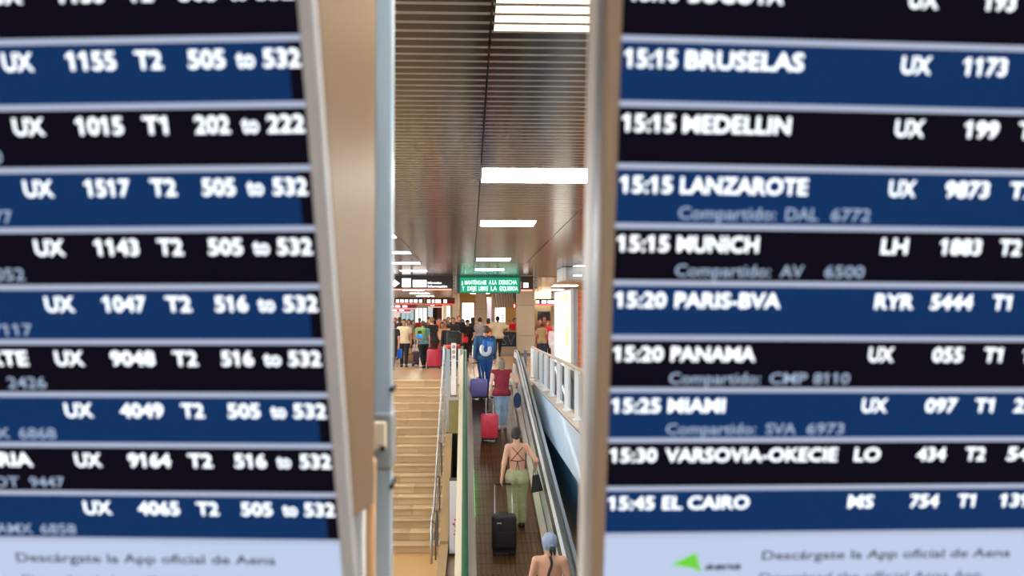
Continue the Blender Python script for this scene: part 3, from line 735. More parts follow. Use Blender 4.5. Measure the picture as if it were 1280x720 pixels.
RTXT = [(-1, [(4, 53, '15:10'), (59, 149, 'BOGOTA'), (264, 295, 'UX'), (335, 369, '193')]), (0, [(2, 54, '15:15'), (59, 174, 'BRUSELAS'), (265, 297, 'UX'), (325, 371, '1173')]), (1, [(2, 55, '15:15'), (60, 167, 'MEDELLIN'), (267, 299, 'UX'), (336, 373, '199'), (390, 416, 'T1')]), (2, [(2, 56, '15:15'), (61, 190, 'LANZAROTE'), (269, 299, 'UX'), (326, 374, '9873'), (392, 422, 'T2')]), (3, [(1, 56, '15:15'), (61, 146, 'MUNICH'), (269, 299, 'LH'), (330, 376, '1883'), (392, 418, 'T2')]), (4, [(1, 56, '15:20'), (62, 174, 'PARIS-BVA'), (270, 314, 'RYR'), (329, 377, '5444'), (395, 418, 'T1')]), (5, [(1, 56, '15:20'), (61, 153, 'PANAMA'), (271, 301, 'UX'), (340, 376, '055'), (396, 419, 'T1'), (439, 474, '112')]), (6, [(1, 56, '15:25'), (61, 125, 'MIAMI'), (271, 302, 'UX'), (341, 379, '097'), (396, 420, 'T1'), (440, 477, '220')]), (7, [(1, 55, '15:30'), (61, 254, 'VARSOVIA-OKECIE'), (270, 302, 'LO'), (340, 376, '434'), (395, 421, 'T2'), (443, 481, '541')]), (8, [(1, 55, '15:45'), (61, 161, 'EL CAIRO'), (270, 302, 'MS'), (341, 377, '754'), (396, 419, 'T1'), (445, 484, '139')])]
RSUB = [(2, [(61, 160, 'Compartido:'), (168, 203, 'DAL'), (214, 256, '6772')]), (3, [(61, 160, 'Compartido:'), (168, 194, 'AV'), (214, 257, '6500')]), (5, [(61, 160, 'Compartido:'), (168, 210, 'CMP'), (215, 256, '8110')]), (6, [(61, 160, 'Compartido:'), (169, 204, 'SVA'), (214, 257, '6973')])]


def display(name, label, S, sgn, T, SUB, bez, bezw):
    O, u, v = S['O'], S['u'], S['v']; nrm = u.cross(v).normalized() * -1   # towards the viewer
    if nrm.y > 0: nrm = -nrm
    W = .95; N0, N1 = -4, 12.6
    base = O + u * (sgn * .3); root = empty(name, (base.x, base.y + .5, 0), label, 'display')
    pt = lambda a, n, c: O + u * a + v * (n * ROW) + nrm * c

    def slab(nm, a0, a1, n0, n1, c0, c1, m, bev=0, par=root):
        if a0 > a1: a0, a1 = a1, a0
        return MB(root.location).hexa([pt(a0, n1, c0), pt(a1, n1, c0), pt(a1, n1, c1), pt(a0, n1, c1), pt(a0, n0, c0), pt(a1, n0, c0), pt(a1, n0, c1), pt(a0, n0, c1)]).build(nm, m, par, bevel=bev, seg=2)
    s = sgn
    slab('back_case', -s * .004, s * (W + .01), N0 - .3, N1 + .3, -.05, -.004, M_STEELD)
    slab('panel', 0, s * W, N0, N1, -.004, 0, M_ROWD)
    rows = {}
    for k in range(N0, 9):
        blue = k % 2 == 0
        rw = slab('row_band', s * (.013 if (s < 0 and blue) else 0.0), s * W, k + .06, k + .97, .0, .0004, M_ROWB if blue else M_ROWD); rows[k] = rw
    for k in range(N0 + 1, 10):
        slab('divider_line', 0, s * W, k - .045, k + .045, .0005, .0012, M_LINE)
    slab('footer_band', 0, s * W, 9.0, N1, .0005, .001, M_FOOT)
    slab('bezel', -s * bezw, 0, N0 - .3, N1 + .3, -.012, .006, bez, .003)
    slab('bezel', 0, s * W, N0 - .3, N0, -.004, .006, bez, .002)
    slab('bezel', 0, s * W, N1, N1 + .3, -.004, .006, bez, .002)
    slab('bezel', s * W, s * (W + .014), N0 - .3, N1 + .3, -.012, .006, bez, .003)
    for n, L in T:
        for a, b_, t in L:
            text(t, rows[n], M_TXT, pt(0, n + .425, .002), u, -v, a / 1000 + .0015, b_ / 1000 - .0015, .0168, .024, 'lettering', off=root.location)
    for n, L in SUB:
        for a, b_, t in L:
            text(t, rows[n], M_TXT2, pt(0, n + .862, .002), u, -v, a / 1000 + .001, b_ / 1000 - .001, .0132, .012, 'small_lettering', off=root.location)
    return root, pt, slab


dl, ptl, slabl = display('departure_display', 'left departures display, showing flight numbers, terminals and gates', BL, -1, LTXT, LSUB, M_BEZL, .0145)
dr, ptr, slabr = display('departure_display', 'right departures display, showing times, destinations and the green logo', BR, 1, RTXT, RSUB, M_BEZR, .0145)
text('Descárgate la App oficial de Aena', dl, M_FTXT, ptl(0, 9.5, .0016), BL['u'], -BL['v'], -.367, -.073, .0125, .014, 'footer_lettering', off=dl.location)
text('Download the official Aena App', dl, M_FTXT, ptl(0, 10.0, .0016), BL['u'], -BL['v'], -.365, -.088, .0125, -.003, 'footer_lettering', off=dl.location)
text('Descárgate la App oficial de Aena', dr, M_FTXT, ptr(0, 9.57, .0016), BR['u'], -BR['v'], .18, .472, .0125, .014, 'footer_lettering', off=dr.location)
text('Download the official Aena App', dr, M_FTXT, ptr(0, 10.07, .0016), BR['u'], -BR['v'], .18, .442, .0125, -.003, 'footer_lettering', off=dr.location)
text('aena', dr, M_FTXT, ptr(0, 9.78, .0016), BR['u'], -BR['v'], .115, .157, .0105, .03, 'logo_lettering', off=dr.location, shear=.3)
mb = MB(dr.location); nn_ = ptr(0, 0, 1) - ptr(0, 0, 0)
tri = [(.077, 9.66), (.104, 9.40), (.112, 9.86), (.1045, 9.76)]
mb.add([ptr(a, n, .0012) for a, n in tri] + [ptr(a, n, .0018) for a, n in tri], [(0, 1, 2, 3), (4, 5, 6, 7), (0, 1, 5, 4), (1, 2, 6, 5), (2, 3, 7, 6), (3, 0, 4, 7)])
mb.build('logo_arrow', mat('logo_green', '#5fc03c', .5, emit=.5), dr)

# left display: deep tan side housing and its posts
f0, f1 = ptl(.0145, -4.3, -.012), ptl(.0145, 8.62, -.012)
bk = [at(470.5, -80, 1.50), at(467.5, 630, 1.40)]
mb = MB(dl.location)
pa, pb, pc, pd = f0, f1, bk[1], Vector((bk[0].x, bk[0].y, f0.z))
th_ = Vector((-.012, 0, 0))
mb.hexa([pb, pc, pc + th_, pb + th_, pa, pd, pd + th_, pa + th_]); mb.build('side_housing', M_TANP, dl, bevel=.002, seg=1)
def post(root, px0, px1, d, z0, z1, dep, m, nm='stand_post', lean=0):
    x0 = at(px0, 360, d).x; x1 = at(px1, 360, d).x
    MB(root.location).hexa([(x0 - lean, d, z0), (x1 - lean, d, z0), (x1 - lean, d + dep, z0), (x0 - lean, d + dep, z0), (x0, d, z1), (x1, d, z1), (x1, d + dep, z1), (x0, d + dep, z1)]).build(nm, m, root, bevel=.003, seg=2)
M_PST = mat('post_paint', '#97a8b4', .35, .3)
post(dl, 467.5, 489.5, 1.62, 0.02, 2.6, .05, M_PST)
post(dl, 442, 456, 1.42, 0.02, 1.47, .03, mat('post_white', '#c9cdd0', .4)); post(dl, 456, 467.5, 1.46, 0.02, 1.50, .05, mat('post_reflected_tan', '#b08a60', .4))  # tan post carries the warm reflection in its colour too
x0 = at(466.5, 555, 1.6).x; x1 = at(490, 555, 1.6).x; zt = at(478, 517, 1.6).z; zb0 = at(478, 588, 1.6).z
MB(dl.location).box(x0, x1, 1.598, 1.69, zb0, zt).build('clamp', mat('clamp_grey', '#7d8488', .4, .4), dl, bevel=.004, seg=2)
p = at(473, 545, 1.59); MB(dl.location).box(p.x - .009, p.x + .012, 1.592, 1.60, p.z - .022, p.z + .022).build('clamp_plate', mat('clamp_pale', '#c2b49c', .4), dl, bevel=.003, seg=1)
for px, py in ((478, 561), (489.5, 487), (489.5, 608)):
    p = at(px, py, 1.58); MB(dl.location).tube([(p.x, 1.575, p.z), (p.x, 1.64, p.z)], .004, 10).build('screw', M_BLACK, dl)
MB(dl.location).box(-.60, -.05, 1.25, 1.85, 0, .02).build('base_plate', M_STEELD, dl, bevel=.004, seg=1)
# right display: pale side housing
side = Vector((0, 0, 0))
f0, f1 = ptr(-.0145, -4.3, -.0), ptr(-.0145, 12.9, -.0)
mb = MB(dr.location)
m1a, m1b = ptr(-.0145, -4.3, -.012), ptr(-.0145, 12.9, -.012)
m2a, m2b = ptr(-.0145, -4.3, -.055), ptr(-.0145, 12.9, -.055)
th_ = Vector((.02, 0, 0))
mb.hexa([m1b, m2b, m2b + th_, m1b + th_, m1a, m2a, m2a + th_, m1a + th_]); mb.build('side_trim', mat('side_blue_grey', '#8796a2', .35, .3), dr)
m3a, m3b = ptr(-.0155, -4.3, -.115), ptr(-.0155, 12.9, -.095)
m2a = ptr(-.0155, -4.3, -.056); m2b = ptr(-.0155, 12.9, -.050)
mb = MB(dr.location); mb.hexa([m2b, m3b, m3b + th_, m2b + th_, m2a, m3a, m3a + th_, m2a + th_]); mb.build('side_housing', mat('side_pale', '#e4edf4', .4), dr)
MB(dr.location).box(.25, .31, 1.35, 1.41, .02, 1.6).build('stand_post', M_PST, dr, bevel=.003)
MB(dr.location).box(.85, .91, 1.35, 1.41, .02, 1.6).build('stand_post', M_PST, dr, bevel=.003)
MB(dr.location).box(.15, 1.0, 1.15, 1.65, 0, .02).build('base_plate', M_STEELD, dr, bevel=.004, seg=1)
# ------------------------------------------------------------------ people: smooth-blended bodies as one surface


def surface_nets(F, org, h):
    """F sampled on a grid -> vertices, quads of the zero surface"""
    S = F < 0; nx, ny, nz = F.shape
    acc = np.zeros((nx - 1, ny - 1, nz - 1, 3), 'f'); cnt = np.zeros((nx - 1, ny - 1, nz - 1), 'f')
    for ax in range(3):
        sl0 = [slice(None)] * 3; sl1 = [slice(None)] * 3; sl0[ax] = slice(0, -1); sl1[ax] = slice(1, None)
        a, b = F[tuple(sl0)], F[tuple(sl1)]; cross = (a < 0) != (b < 0)
        t = np.where(cross, a / np.where(a == b, 1, a - b), 0)
        o1, o2 = [k for k in range(3) if k != ax]
        for d1 in (0, 1):
            for d2 in (0, 1):
                s = [slice(None)] * 3
                s[o1] = slice(d1, (F.shape[o1] - 1) + d1); s[o2] = slice(d2, (F.shape[o2] - 1) + d2)
                c = cross[tuple(s)]; tt = t[tuple(s)]
                acc[..., ax] += c * tt; acc[..., o1] += c * d1; acc[..., o2] += c * d2; cnt += c
    act = cnt > 0; idx = -np.ones(act.shape, 'i'); idx[act] = np.arange(act.sum())
    I = np.argwhere(act); V = (I + acc[act] / cnt[act][:, None]) * h + org
    Q = []
    for ax in range(3):
        o1, o2 = [(1, 2), (2, 0), (0, 1)][ax]
        sl0 = [slice(1, -1)] * 3; sl1 = [slice(1, -1)] * 3; sl0[ax] = slice(0, -1); sl1[ax] = slice(1, None)
        a, b = S[tuple(sl0)], S[tuple(sl1)]
        E_ = np.argwhere(a != b)
        if not len(E_): continue
        flip = a[tuple(E_.T)]
        base = E_.copy(); base[:, o1] += 1; base[:, o2] += 1
        def cell(d1, d2):
            c = base.copy(); c[:, o1] -= d1; c[:, o2] -= d2; return idx[tuple(c.T)]
        q = np.stack([cell(1, 1), cell(0, 1), cell(0, 0), cell(1, 0)], 1)
        q[~flip] = q[~flip][:, ::-1]; Q.append(q)
    return V, np.concatenate(Q)


def s_cap(P, a, b, ra, rb):
    a = np.array(a, 'f'); b = np.array(b, 'f'); d = b - a; L = max(float(d @ d), 1e-9)
    t = np.clip(((P - a) @ d) / L, 0, 1); q = P - a - t[..., None] * d
    return np.sqrt((q * q).sum(-1)) - (ra + (rb - ra) * t)


def s_ell(P, c, r):
    q = (P - np.array(c, 'f')) / np.array(r, 'f'); k0 = np.sqrt((q * q).sum(-1)); k1 = np.sqrt(((q / np.array(r, 'f')) ** 2).sum(-1))
    return k0 * (k0 - 1) / np.maximum(k1, 1e-6)


def smin(a, b, k=.02):
    h = np.clip(.5 + .5 * (b - a) / k, 0, 1); return b * (1 - h) + a * h - k * h * (1 - h)


def smins(L, k=.02):
    r = L[0]
    for q in L[1:]: r = smin(r, q, k)
    return r


def ik(a, t, l1, l2, hint):
    a = np.array(a, float); t = np.array(t, float); d = t - a; D = np.linalg.norm(d)
    if D > (l1 + l2) * .995: t = a + d / D * (l1 + l2) * .995; d = t - a; D = np.linalg.norm(d)
    u = d / D; x = (l1 * l1 - l2 * l2 + D * D) / (2 * D); hgt = math.sqrt(max(l1 * l1 - x * x, 0))
    hv = np.array(hint, float); hv -= u * (hv @ u); hv /= np.linalg.norm(hv)
    return a + u * x + hv * hgt, t


SKIN = {'fair': '#d8a488', 'pale': '#e2b8a2', 'tan': '#b5794f', 'brown': '#7a4a30', 'rosy': '#cf8f78'}
NP_ = 0


def net_obj(F, org, h, H, name, m, parent, extra=None):
    V, Q = surface_nets(F.astype('f'), org, h)
    V = V * H
    verts = [tuple(v) for v in V.tolist()]; faces = [tuple(q) for q in Q.tolist()]
    if extra:
        k = len(verts); verts += [tuple(v) for v in extra.v]; faces += [tuple(i + k for i in f) for f in extra.f]
    me = bpy.data.meshes.new(name); me.from_pydata(verts, [], faces); me.materials.append(m)
    me.polygons.foreach_set('use_smooth', [True] * len(me.polygons)); me.validate()
    o = bpy.data.objects.new(name, me); COL.objects.link(o); o.parent = parent
    return o


def person(label, loc, rz, H=1.68, skin='fair', hair='#2a1c14', hs='short', top='#222222', tk='tee', hem=.50, bot='#20242c', bk='trousers',
           shoe='#2a2a2a', lh=None, rh=None, lf=(-.05, 0), rf=(.05, 0), lean=0.0, w=1.0, res=.021, group=None, headlean=0.0, headx=0.0, face=False, twist=0):
    """local frame: +y is where the person faces, x to the right; lh/rh hand targets and feet in units of the height"""
    root = empty('person', loc, label, 'person', group, rz)
    sk = mat('skin_' + skin, SKIN[skin], .5)
    sh = lambda z: lean * max(z - .5, 0) / .32          # forward shift of the trunk
    hipz = .50 if max(abs(lf[1]), abs(rf[1])) < .09 else .485
    T = lambda x, y, z: (x, y + sh(z), z)
    headc = (headx, sh(.93) + .008 + headlean, .928 - abs(headlean) * .3)
    Sl, Sr = T(-.103 * w, -.004, .805), T(.103 * w, -.004, .805)
    lh = lh or (-.135 * w, .01, .475); rh = rh or (.135 * w, .01, .475)
    El, Wl = ik(Sl, lh, .165, .145, (-.45, -1, -.2)); Er, Wr = ik(Sr, rh, .165, .145, (.45, -1, -.2))
    fl = (lf[0], lf[1], .042 + (lf[2] if len(lf) > 2 else 0)); fr_ = (rf[0], rf[1], .042 + (rf[2] if len(rf) > 2 else 0))
    Hl, Hr = (-.048 * w, 0, hipz), (.048 * w, 0, hipz)
    Kl, Al = ik(Hl, fl, .235, .232, (0, 1, 0)); Kr, Ar = ik(Hr, fr_, .235, .232, (0, 1, 0))
    pts = np.array([Sl, Sr, El, Er, Wl, Wr, Hl, Hr, Kl, Kr, Al, Ar, headc])
    lo = pts.min(0) - np.array([.10, .11, .0]); hi = pts.max(0) + np.array([.10, .11, .11]); lo[2] = -.01
    h = res / H
    n = np.ceil((hi - lo) / h).astype(int) + 1
    ax = [lo[i] + h * np.arange(n[i]) for i in range(3)]
    P = np.stack(np.meshgrid(*ax, indexing='ij'), -1).astype('f'); org = lo
    X, Y, Z = P[..., 0], P[..., 1], P[..., 2]
    ribs = s_ell(P, T(0, 0, .725), (.092 * w, .060 * w, .115)); waist = s_ell(P, T(0, .003, .62), (.078 * w, .053 * w, .09))
    pelv = s_ell(P, (0, -.005, .525), (.093 * w, .068 * w, .075)); shd = s_cap(P, T(-.085 * w, 0, .80), T(.085 * w, 0, .80), .034, .034)
    bt = smin(s_ell(P, (-.042 * w, -.035, .505), (.046 * w, .048, .05)), s_ell(P, (.042 * w, -.035, .505), (.046 * w, .048, .05)), .01)
    torso = smins([ribs, waist, pelv, shd], .045); torso = smin(torso, bt, .03)
    aL = smin(s_cap(P, Sl, El, .031 * w, .024), s_cap(P, El, Wl, .0235, .0155), .012)
    aR = smin(s_cap(P, Sr, Er, .031 * w, .024), s_cap(P, Er, Wr, .0235, .0155), .012)
    leg = lambda Hh, K, A: smin(smin(s_cap(P, Hh, K, .056 * w, .034), s_cap(P, K, A, .033, .0205), .015),
                                s_cap(P, K * .72 + A * .28 - np.array([0, .010, 0]), K * .45 + A * .55, .030, .022), .015)
    lL, lR = leg(np.array(Hl), Kl, Al), leg(np.array(Hr), Kr, Ar); legs = np.minimum(lL, lR)
    hx, hy, hz = headc
    skull = smin(s_ell(P, (hx, hy - .004, hz + .012), (.044, .055, .056)), s_ell(P, (hx, hy + .014, hz - .026), (.033, .036, .040)), .02)
    nb = T(0, -.008, .815); neck = s_cap(P, nb, (hx, hy - .012, hz - .03), .032, .029)
    nose = s_cap(P, (hx, hy + .05, hz + .004), (hx, hy + .060, hz - .012), .005, .008)
    ears = np.minimum(s_ell(P, (hx - .045, hy - .002, hz), (.006, .012, .018)), s_ell(P, (hx + .045, hy - .002, hz), (.006, .012, .018)))
    head = np.minimum(smin(smin(skull, neck, .02), nose, .008), ears)

    def hand(E, W_, side):
        d = (W_ - E) / np.linalg.norm(W_ - E); inn = np.array([-side, 0, 0.]); inn -= d * (inn @ d); inn /= np.linalg.norm(inn); lat = np.cross(d, inn)
        if lat[1] < 0: lat = -lat
        a, b = W_ + d * .006, W_ + d * .036
        palm = smin(s_cap(P, a + lat * .004, b + lat * .014, .012, .0125), s_cap(P, a - lat * .004, b - lat * .014, .012, .0115), .01)
        mb = MB()
        for i, (o_, ln) in enumerate(((.0185, .040), (.0065, .045), (-.006, .042), (-.018, .034))):
            p0 = W_ + d * .038 + lat * o_; p1 = p0 + d * ln * .5 + inn * ln * .10; p2 = p1 + d * ln * .30 + inn * ln * .38
            mb.tube([Vector(q) * H for q in (p0 - d * .008, p0, p1, p2)], [.0062 * H, .006 * H, .0054 * H, .0044 * H], 6)
        p0 = W_ + d * .012 + lat * .016; p1 = p0 + d * .018 + lat * .014 + inn * .006; p2 = p1 + d * .018 + inn * .008 + lat * .002
        mb.tube([Vector(q) * H for q in (p0, p1, p2)], [.0070 * H, .0064 * H, .005 * H], 6)
        return palm, mb, W_ + d * .055 + inn * .008
    pl, ml, gl = hand(El, Wl, -1); pr, mr, gr_ = hand(Er, Wr, 1)
    feet = [smin(s_ell(P, (A[0], A[1] + .035, A[2] - .022), (.026, .062, .021)), s_ell(P, (A[0], A[1] - .004, A[2] - .012), (.023, .03, .030)), .02) for A in (Al, Ar)]
    body = smins([torso, smin(aL, pl, .01), smin(aR, pr, .01)], .022); body = smin(body, legs, .02); body = smin(body, head, .02)
    ft = np.minimum(*feet); body = smin(body, ft, .012)
    ml.v += []; k = len(ml.v); ml.f += [tuple(i + k for i in f) for f in mr.f]; ml.v += mr.v
    net_obj(body, org, h, H, 'body', sk, root, ml)
    wr_ = .0022 * np.sin(X * 70 + Z * 55) * np.sin(Y * 60 + Z * 90 + 1)
    info = dict(root=root, H=H, P=P, torso=torso, body=body, org=org, h=h, gl=gl, gr=gr_, lo=lo, headc=headc)
    if tk:
        reach = {'tee': .62, 'sleeveless': .12, 'long': 1.0, 'loose': .75}.get(tk, 0)
        fat = {'loose': .016}.get(tk, .010)
        q = torso - fat
        if reach:
            for S_, E_, W_, arm in ((Sl, El, Wl, aL), (Sr, Er, Wr, aR)):
                S_ = np.array(S_)
                if reach < 1:
                    d = (E_ - S_) / np.linalg.norm(E_ - S_); c = ((P - S_) @ d) - reach * .165
                    s_ = np.maximum(s_cap(P, S_, E_, .031 * w, .027) - fat * .9, c)
                else: s_ = np.minimum(s_cap(P, S_, E_, .031 * w, .025) - fat, np.maximum(s_cap(P, E_, W_, .025, .019) - fat * .8, ((P - W_) @ ((W_ - E_) / np.linalg.norm(W_ - E_)))))
                q = smin(q, s_, .018)
        if hem < .52: q = smin(q, np.maximum(legs, Z - .53) - fat - .004, .03)
        q = np.maximum(q + wr_, hem - Z)
        q = np.maximum(q, -(s_cap(P, nb, (hx, hy, .9), .034, .045)))
        net_obj(q, org, h, H, 'shirt', mat('cloth' + top, top, .8, noise=.25, nscale=6), root)
    if bk:
        fatb = {'trousers': .008, 'loose_trousers': .020, 'shorts': .014, 'leggings': .004, 'skirt': .01, 'dress': .01}[bk]
        cuff = {'shorts': .30, 'skirt': .30, 'dress': .24}.get(bk, .055)
        if bk in ('skirt', 'dress'):
            r = .085 + (.56 - Z) * .22
            q = np.sqrt((X / 1.15) ** 2 + (Y * 1.2) ** 2) - r
            q = np.minimum(q * .8, pelv - .01)
        else:
            q = smin(smin(lL, lR, .004), np.maximum(torso, Z - .60), .025) - fatb
            if bk == 'loose_trousers': q = smin(q, np.minimum(s_cap(P, Kl, Al, .042, .047), s_cap(P, Kr, Ar, .042, .047)), .02)
        q = np.maximum(np.maximum(q + wr_ * 1.2, cuff - Z), Z - .585)
        net_obj(q, org, h, H, bk, mat('cloth' + bot, bot, .8, noise=.25, nscale=6), root)
    q = np.maximum(ft - .004, Z - .075)
    net_obj(q, org, h, H, 'shoes', mat('shoe' + shoe, shoe, .5), root)
    facecut = np.maximum(-(Y - (hy + .018)) * 1.0, Z - (hz + .036))     # inside = face area
    hairv = skull - .009
    if hs in ('short', 'bun', 'scarf'):
        q = np.maximum(hairv, -facecut); q = np.maximum(q, (hz - .028) - Z + (Y - hy) * .9)
    elif hs == 'bob':
        q = smin(hairv - .006, s_ell(P, (hx, hy - .018, hz - .045), (.052, .045, .055)), .02); q = np.maximum(q, -facecut); q = np.maximum(q, (hz - .092) - Z)
    elif hs == 'long':
        q = smin(hairv - .004, s_cap(P, (hx, hy - .035, hz - .02), (hx * .6, hy - .066, hz - .16), .046, .03), .02); q = np.maximum(q, -facecut)
    elif hs == 'cap':
        q = np.maximum(hairv - .004, (hz + .018) - Z); q = np.minimum(q, s_ell(P, (hx, hy + .055, hz + .022), (.035, .04, .006)))
    elif hs == 'bald': q = None
    if hs == 'bun': q = smin(q, s_ell(P, (hx + .004, hy - .055, hz - .022), (.026, .024, .024)), .008)
    if hs == 'scarf': q = smin(q - .004, s_ell(P, (hx + .012, hy - .062, hz - .012), (.018, .016, .014)), .01)
    if q is not None:
        net_obj(q + (.0015 * np.sin(X * 260) if hs != 'cap' else 0), org, h, H, {'cap': 'cap', 'scarf': 'head_scarf'}.get(hs, 'hair'), mat('hair' + hair, hair, .6, noise=.5, nscale=30, stretch=(6, 6, 1)), root)
    if face:
        for s in (-1, 1): MB().ball(Vector((hx + s * .017, hy + .049, hz + .008)) * H, (.0075 * H, .005 * H, .0045 * H), 8, 5).build('eye', mat('eye_dark', '#1c1410', .3), root, smooth=True)
        MB().ball(Vector((hx, hy + .0495, hz - .030)) * H, (.013 * H, .005 * H, .004 * H), 8, 5).build('lips', mat('lips', '#9c4a40', .5), root, smooth=True)
    return info


def world(info, p):
    r = info['root']; v = Vector(p) * info['H']; c, s = math.cos(r.rotation_euler.z), math.sin(r.rotation_euler.z)
    return Vector((r.location.x + v.x * c - v.y * s, r.location.y + v.x * s + v.y * c, r.location.z + v.z))


def back_y(info, x, z, off=.004):
    """where the back of the trunk lies, local units"""
    P = info['P']; i = int(round((x - info['lo'][0]) / info['h'])); k = int(round((z - info['lo'][2]) / info['h']))
    col = info['body'][i, :, k]; j = int(np.argmax(col < 0)); y1 = col[j - 1] / (col[j - 1] - col[j])
    return float(P[i, j, k, 1] - info['h'] * (1 - y1)) - off


def suitcase(label, loc, rz, w, d, h, col, hand=None, gripw=.16, soft=False, cap='suitcase', group=None, tilt=0):
    o = empty('suitcase', loc, label, cap, group, rz); o.rotation_euler.x = tilt
    m = mat('case' + col, col, .55 if soft else .3, coat=0 if soft else .3, noise=.1)
    bl = mat('case_black', '#0c0c0e', .5)
    z0 = .055
    MB().box(-w / 2, w / 2, -d / 2, d / 2, z0, h).build('shell', m, o, smooth=True, bevel=min(w, d) * .2, seg=4)
    mb = MB()
    if not soft:
        for k in range(5):
            x = -w * .32 + k * w * .16
            mb.box(x - .008, x + .008, -d / 2 - .006, -d / 2 + .004, z0 + .07, h - .07)
        mb.build('rib', m, o, bevel=.003, seg=1)
    else:
        MB().box(-w * .38, w * .38, -d / 2 - .025, -d / 2 + .01, z0 + .06, h * .62).build('front_pocket', m, o, bevel=.02, seg=3)
        MB().box(-w * .30, -w * .12, -d / 2 - .012, -d / 2 + .01, h * .80, h * .83).build('badge', mat('badge_silver', '#b8bcc4', .3, .6), o, bevel=.003, seg=1)
    MB().box(-w / 2 - .003, w / 2 + .003, -.006, .006, z0 + .05, h - .05).build('zip', bl, o)
    MB().box(-w / 2 + .01, w / 2 - .01, -d / 2 + .01, d / 2 - .01, z0 - .012, z0 + .05).build('base', bl, o, bevel=.01, seg=2)
    for sx in (-1, 1):
        for sy in (-1, 1):
            MB().tube([(sx * (w / 2 - .04) - .012, sy * (d / 2 - .04), .026), (sx * (w / 2 - .04) + .012, sy * (d / 2 - .04), .026)], .026, 10).build('wheel', bl, o)
    st_ = mat('pole_alu', '#c9ccd0', .3, .7)
    MB().tube([(-.06, 0, h), (-.05, 0, h + .025), (.05, 0, h + .025), (.06, 0, h)], .009, 8).build('top_grip', bl, o, smooth=True)
    if hand is not None:
        q = Vector(hand) - Vector(loc); c, s = math.cos(-rz), math.sin(-rz); q = Vector((q.x * c - q.y * s, q.x * s + q.y * c, q.z))
        for sx in (-1, 1): MB().tube([(sx * gripw / 2, d / 2 - .03, h - .02), (q.x + sx * gripw / 2, q.y, q.z)], .008, 8).build('pole', st_, o, smooth=True)
        MB().tube([(q.x - gripw / 2 - .01, q.y, q.z), (q.x + gripw / 2 + .01, q.y, q.z)], .015, 8).build('handle_grip', bl, o, smooth=True)
    return o


# --- the four travellers on the moving walkway
def ramp_at(px, y): return Vector(((px - 588) / 1300 * y, y, zp(y) + .003))

# woman with crossed straps
wa = person('woman with dark bun, bare back with crossed straps and olive trousers, pulling black suitcase', ramp_at(646.5, 16.75), .0, 1.63, 'fair', '#2b2126', 'bun', None, None, bot='#a7ab80', bk='loose_trousers',
            shoe='#3a2a22', lh=(-.16, -.075, .475), rh=(.185, .045, .60), lf=(-.035, -.02), rf=(.045, .08), w=.92, res=.0105, headx=-.012)
g = wa['root']; H = wa['H']
M_STRAP = mat('black_strap', '#1c1618', .6)
for a, b_ in (((-.052, .808), (.058, .685)), ((.052, .808), (-.058, .685))):
    mb = MB(); mb.tube([Vector((a[0] + (b_[0] - a[0]) * t, back_y(wa, a[0] + (b_[0] - a[0]) * t, a[1] + (b_[1] - a[1]) * t, .002), a[1] + (b_[1] - a[1]) * t)) * H for t in np.linspace(0, 1, 12)], .0055, 6)
    mb.build('shoulder_strap', M_STRAP, g, smooth=True)
mb = MB(); mb.tube([Vector((x, back_y(wa, x, .672 + abs(x) * .12, .002), .672 + abs(x) * .12)) * H for x in np.linspace(-.07, .07, 14)], .007, 6); mb.build('back_strap', M_STRAP, g, smooth=True)
mb = MB()
for s in (-.006, .006): mb.tube([Vector((s * k, back_y(wa, 0, .672 - k * .032, .006), .672 - k * .032)) * H for k in range(4)], .005, 6)
mb.build('strap_bow', M_STRAP, g, smooth=True)
P_ = wa['P']; q = np.maximum(wa['torso'] - .007, np.abs(P_[..., 2] - .70) - .04 - np.clip(P_[..., 1] * .6, -.05, .03)); q = np.maximum(q, -(P_[..., 1] + .012))
net_obj(q, wa['org'], wa['h'], H, 'bikini_top', mat('dark_top', '#2a1d22', .7), g)
hw = world(wa, wa['gr'])
o = empty('handbag', (hw.x + .02, hw.y - .03, hw.z - .33), 'black handbag hanging from the arm of the woman in olive trousers', 'handbag')
MB(o.location).hexa([(hw.x - .06, hw.y - .12, hw.z - .36), (hw.x + .13, hw.y - .12, hw.z - .32), (hw.x + .13, hw.y - .02, hw.z - .32), (hw.x - .06, hw.y - .02, hw.z - .36),
                     (hw.x - .04, hw.y - .10, hw.z - .08), (hw.x + .06, hw.y - .10, hw.z - .06), (hw.x + .06, hw.y - .04, hw.z - .06), (hw.x - .04, hw.y - .04, hw.z - .08)]).build('bag', mat('bag_black', '#101012', .5), o, bevel=.015, seg=3)
MB(o.location).tube([(hw.x - .03, hw.y - .07, hw.z - .08), (hw.x - .02, hw.y - .03, hw.z + .0), (hw.x + .03, hw.y - .03, hw.z + .0), (hw.x + .05, hw.y - .07, hw.z - .07)], .007, 6).build('strap', mat('bag_black', '#101012', .5), o, smooth=True)
hl = world(wa, wa['gl'])
suitcase('large black soft suitcase on the brown walkway, lowest of the three', ramp_at(630, 15.75), .02, .37, .25, .60, '#08090c', hand=(hl.x + .02, hl.y, hl.z), gripw=.27, soft=True)

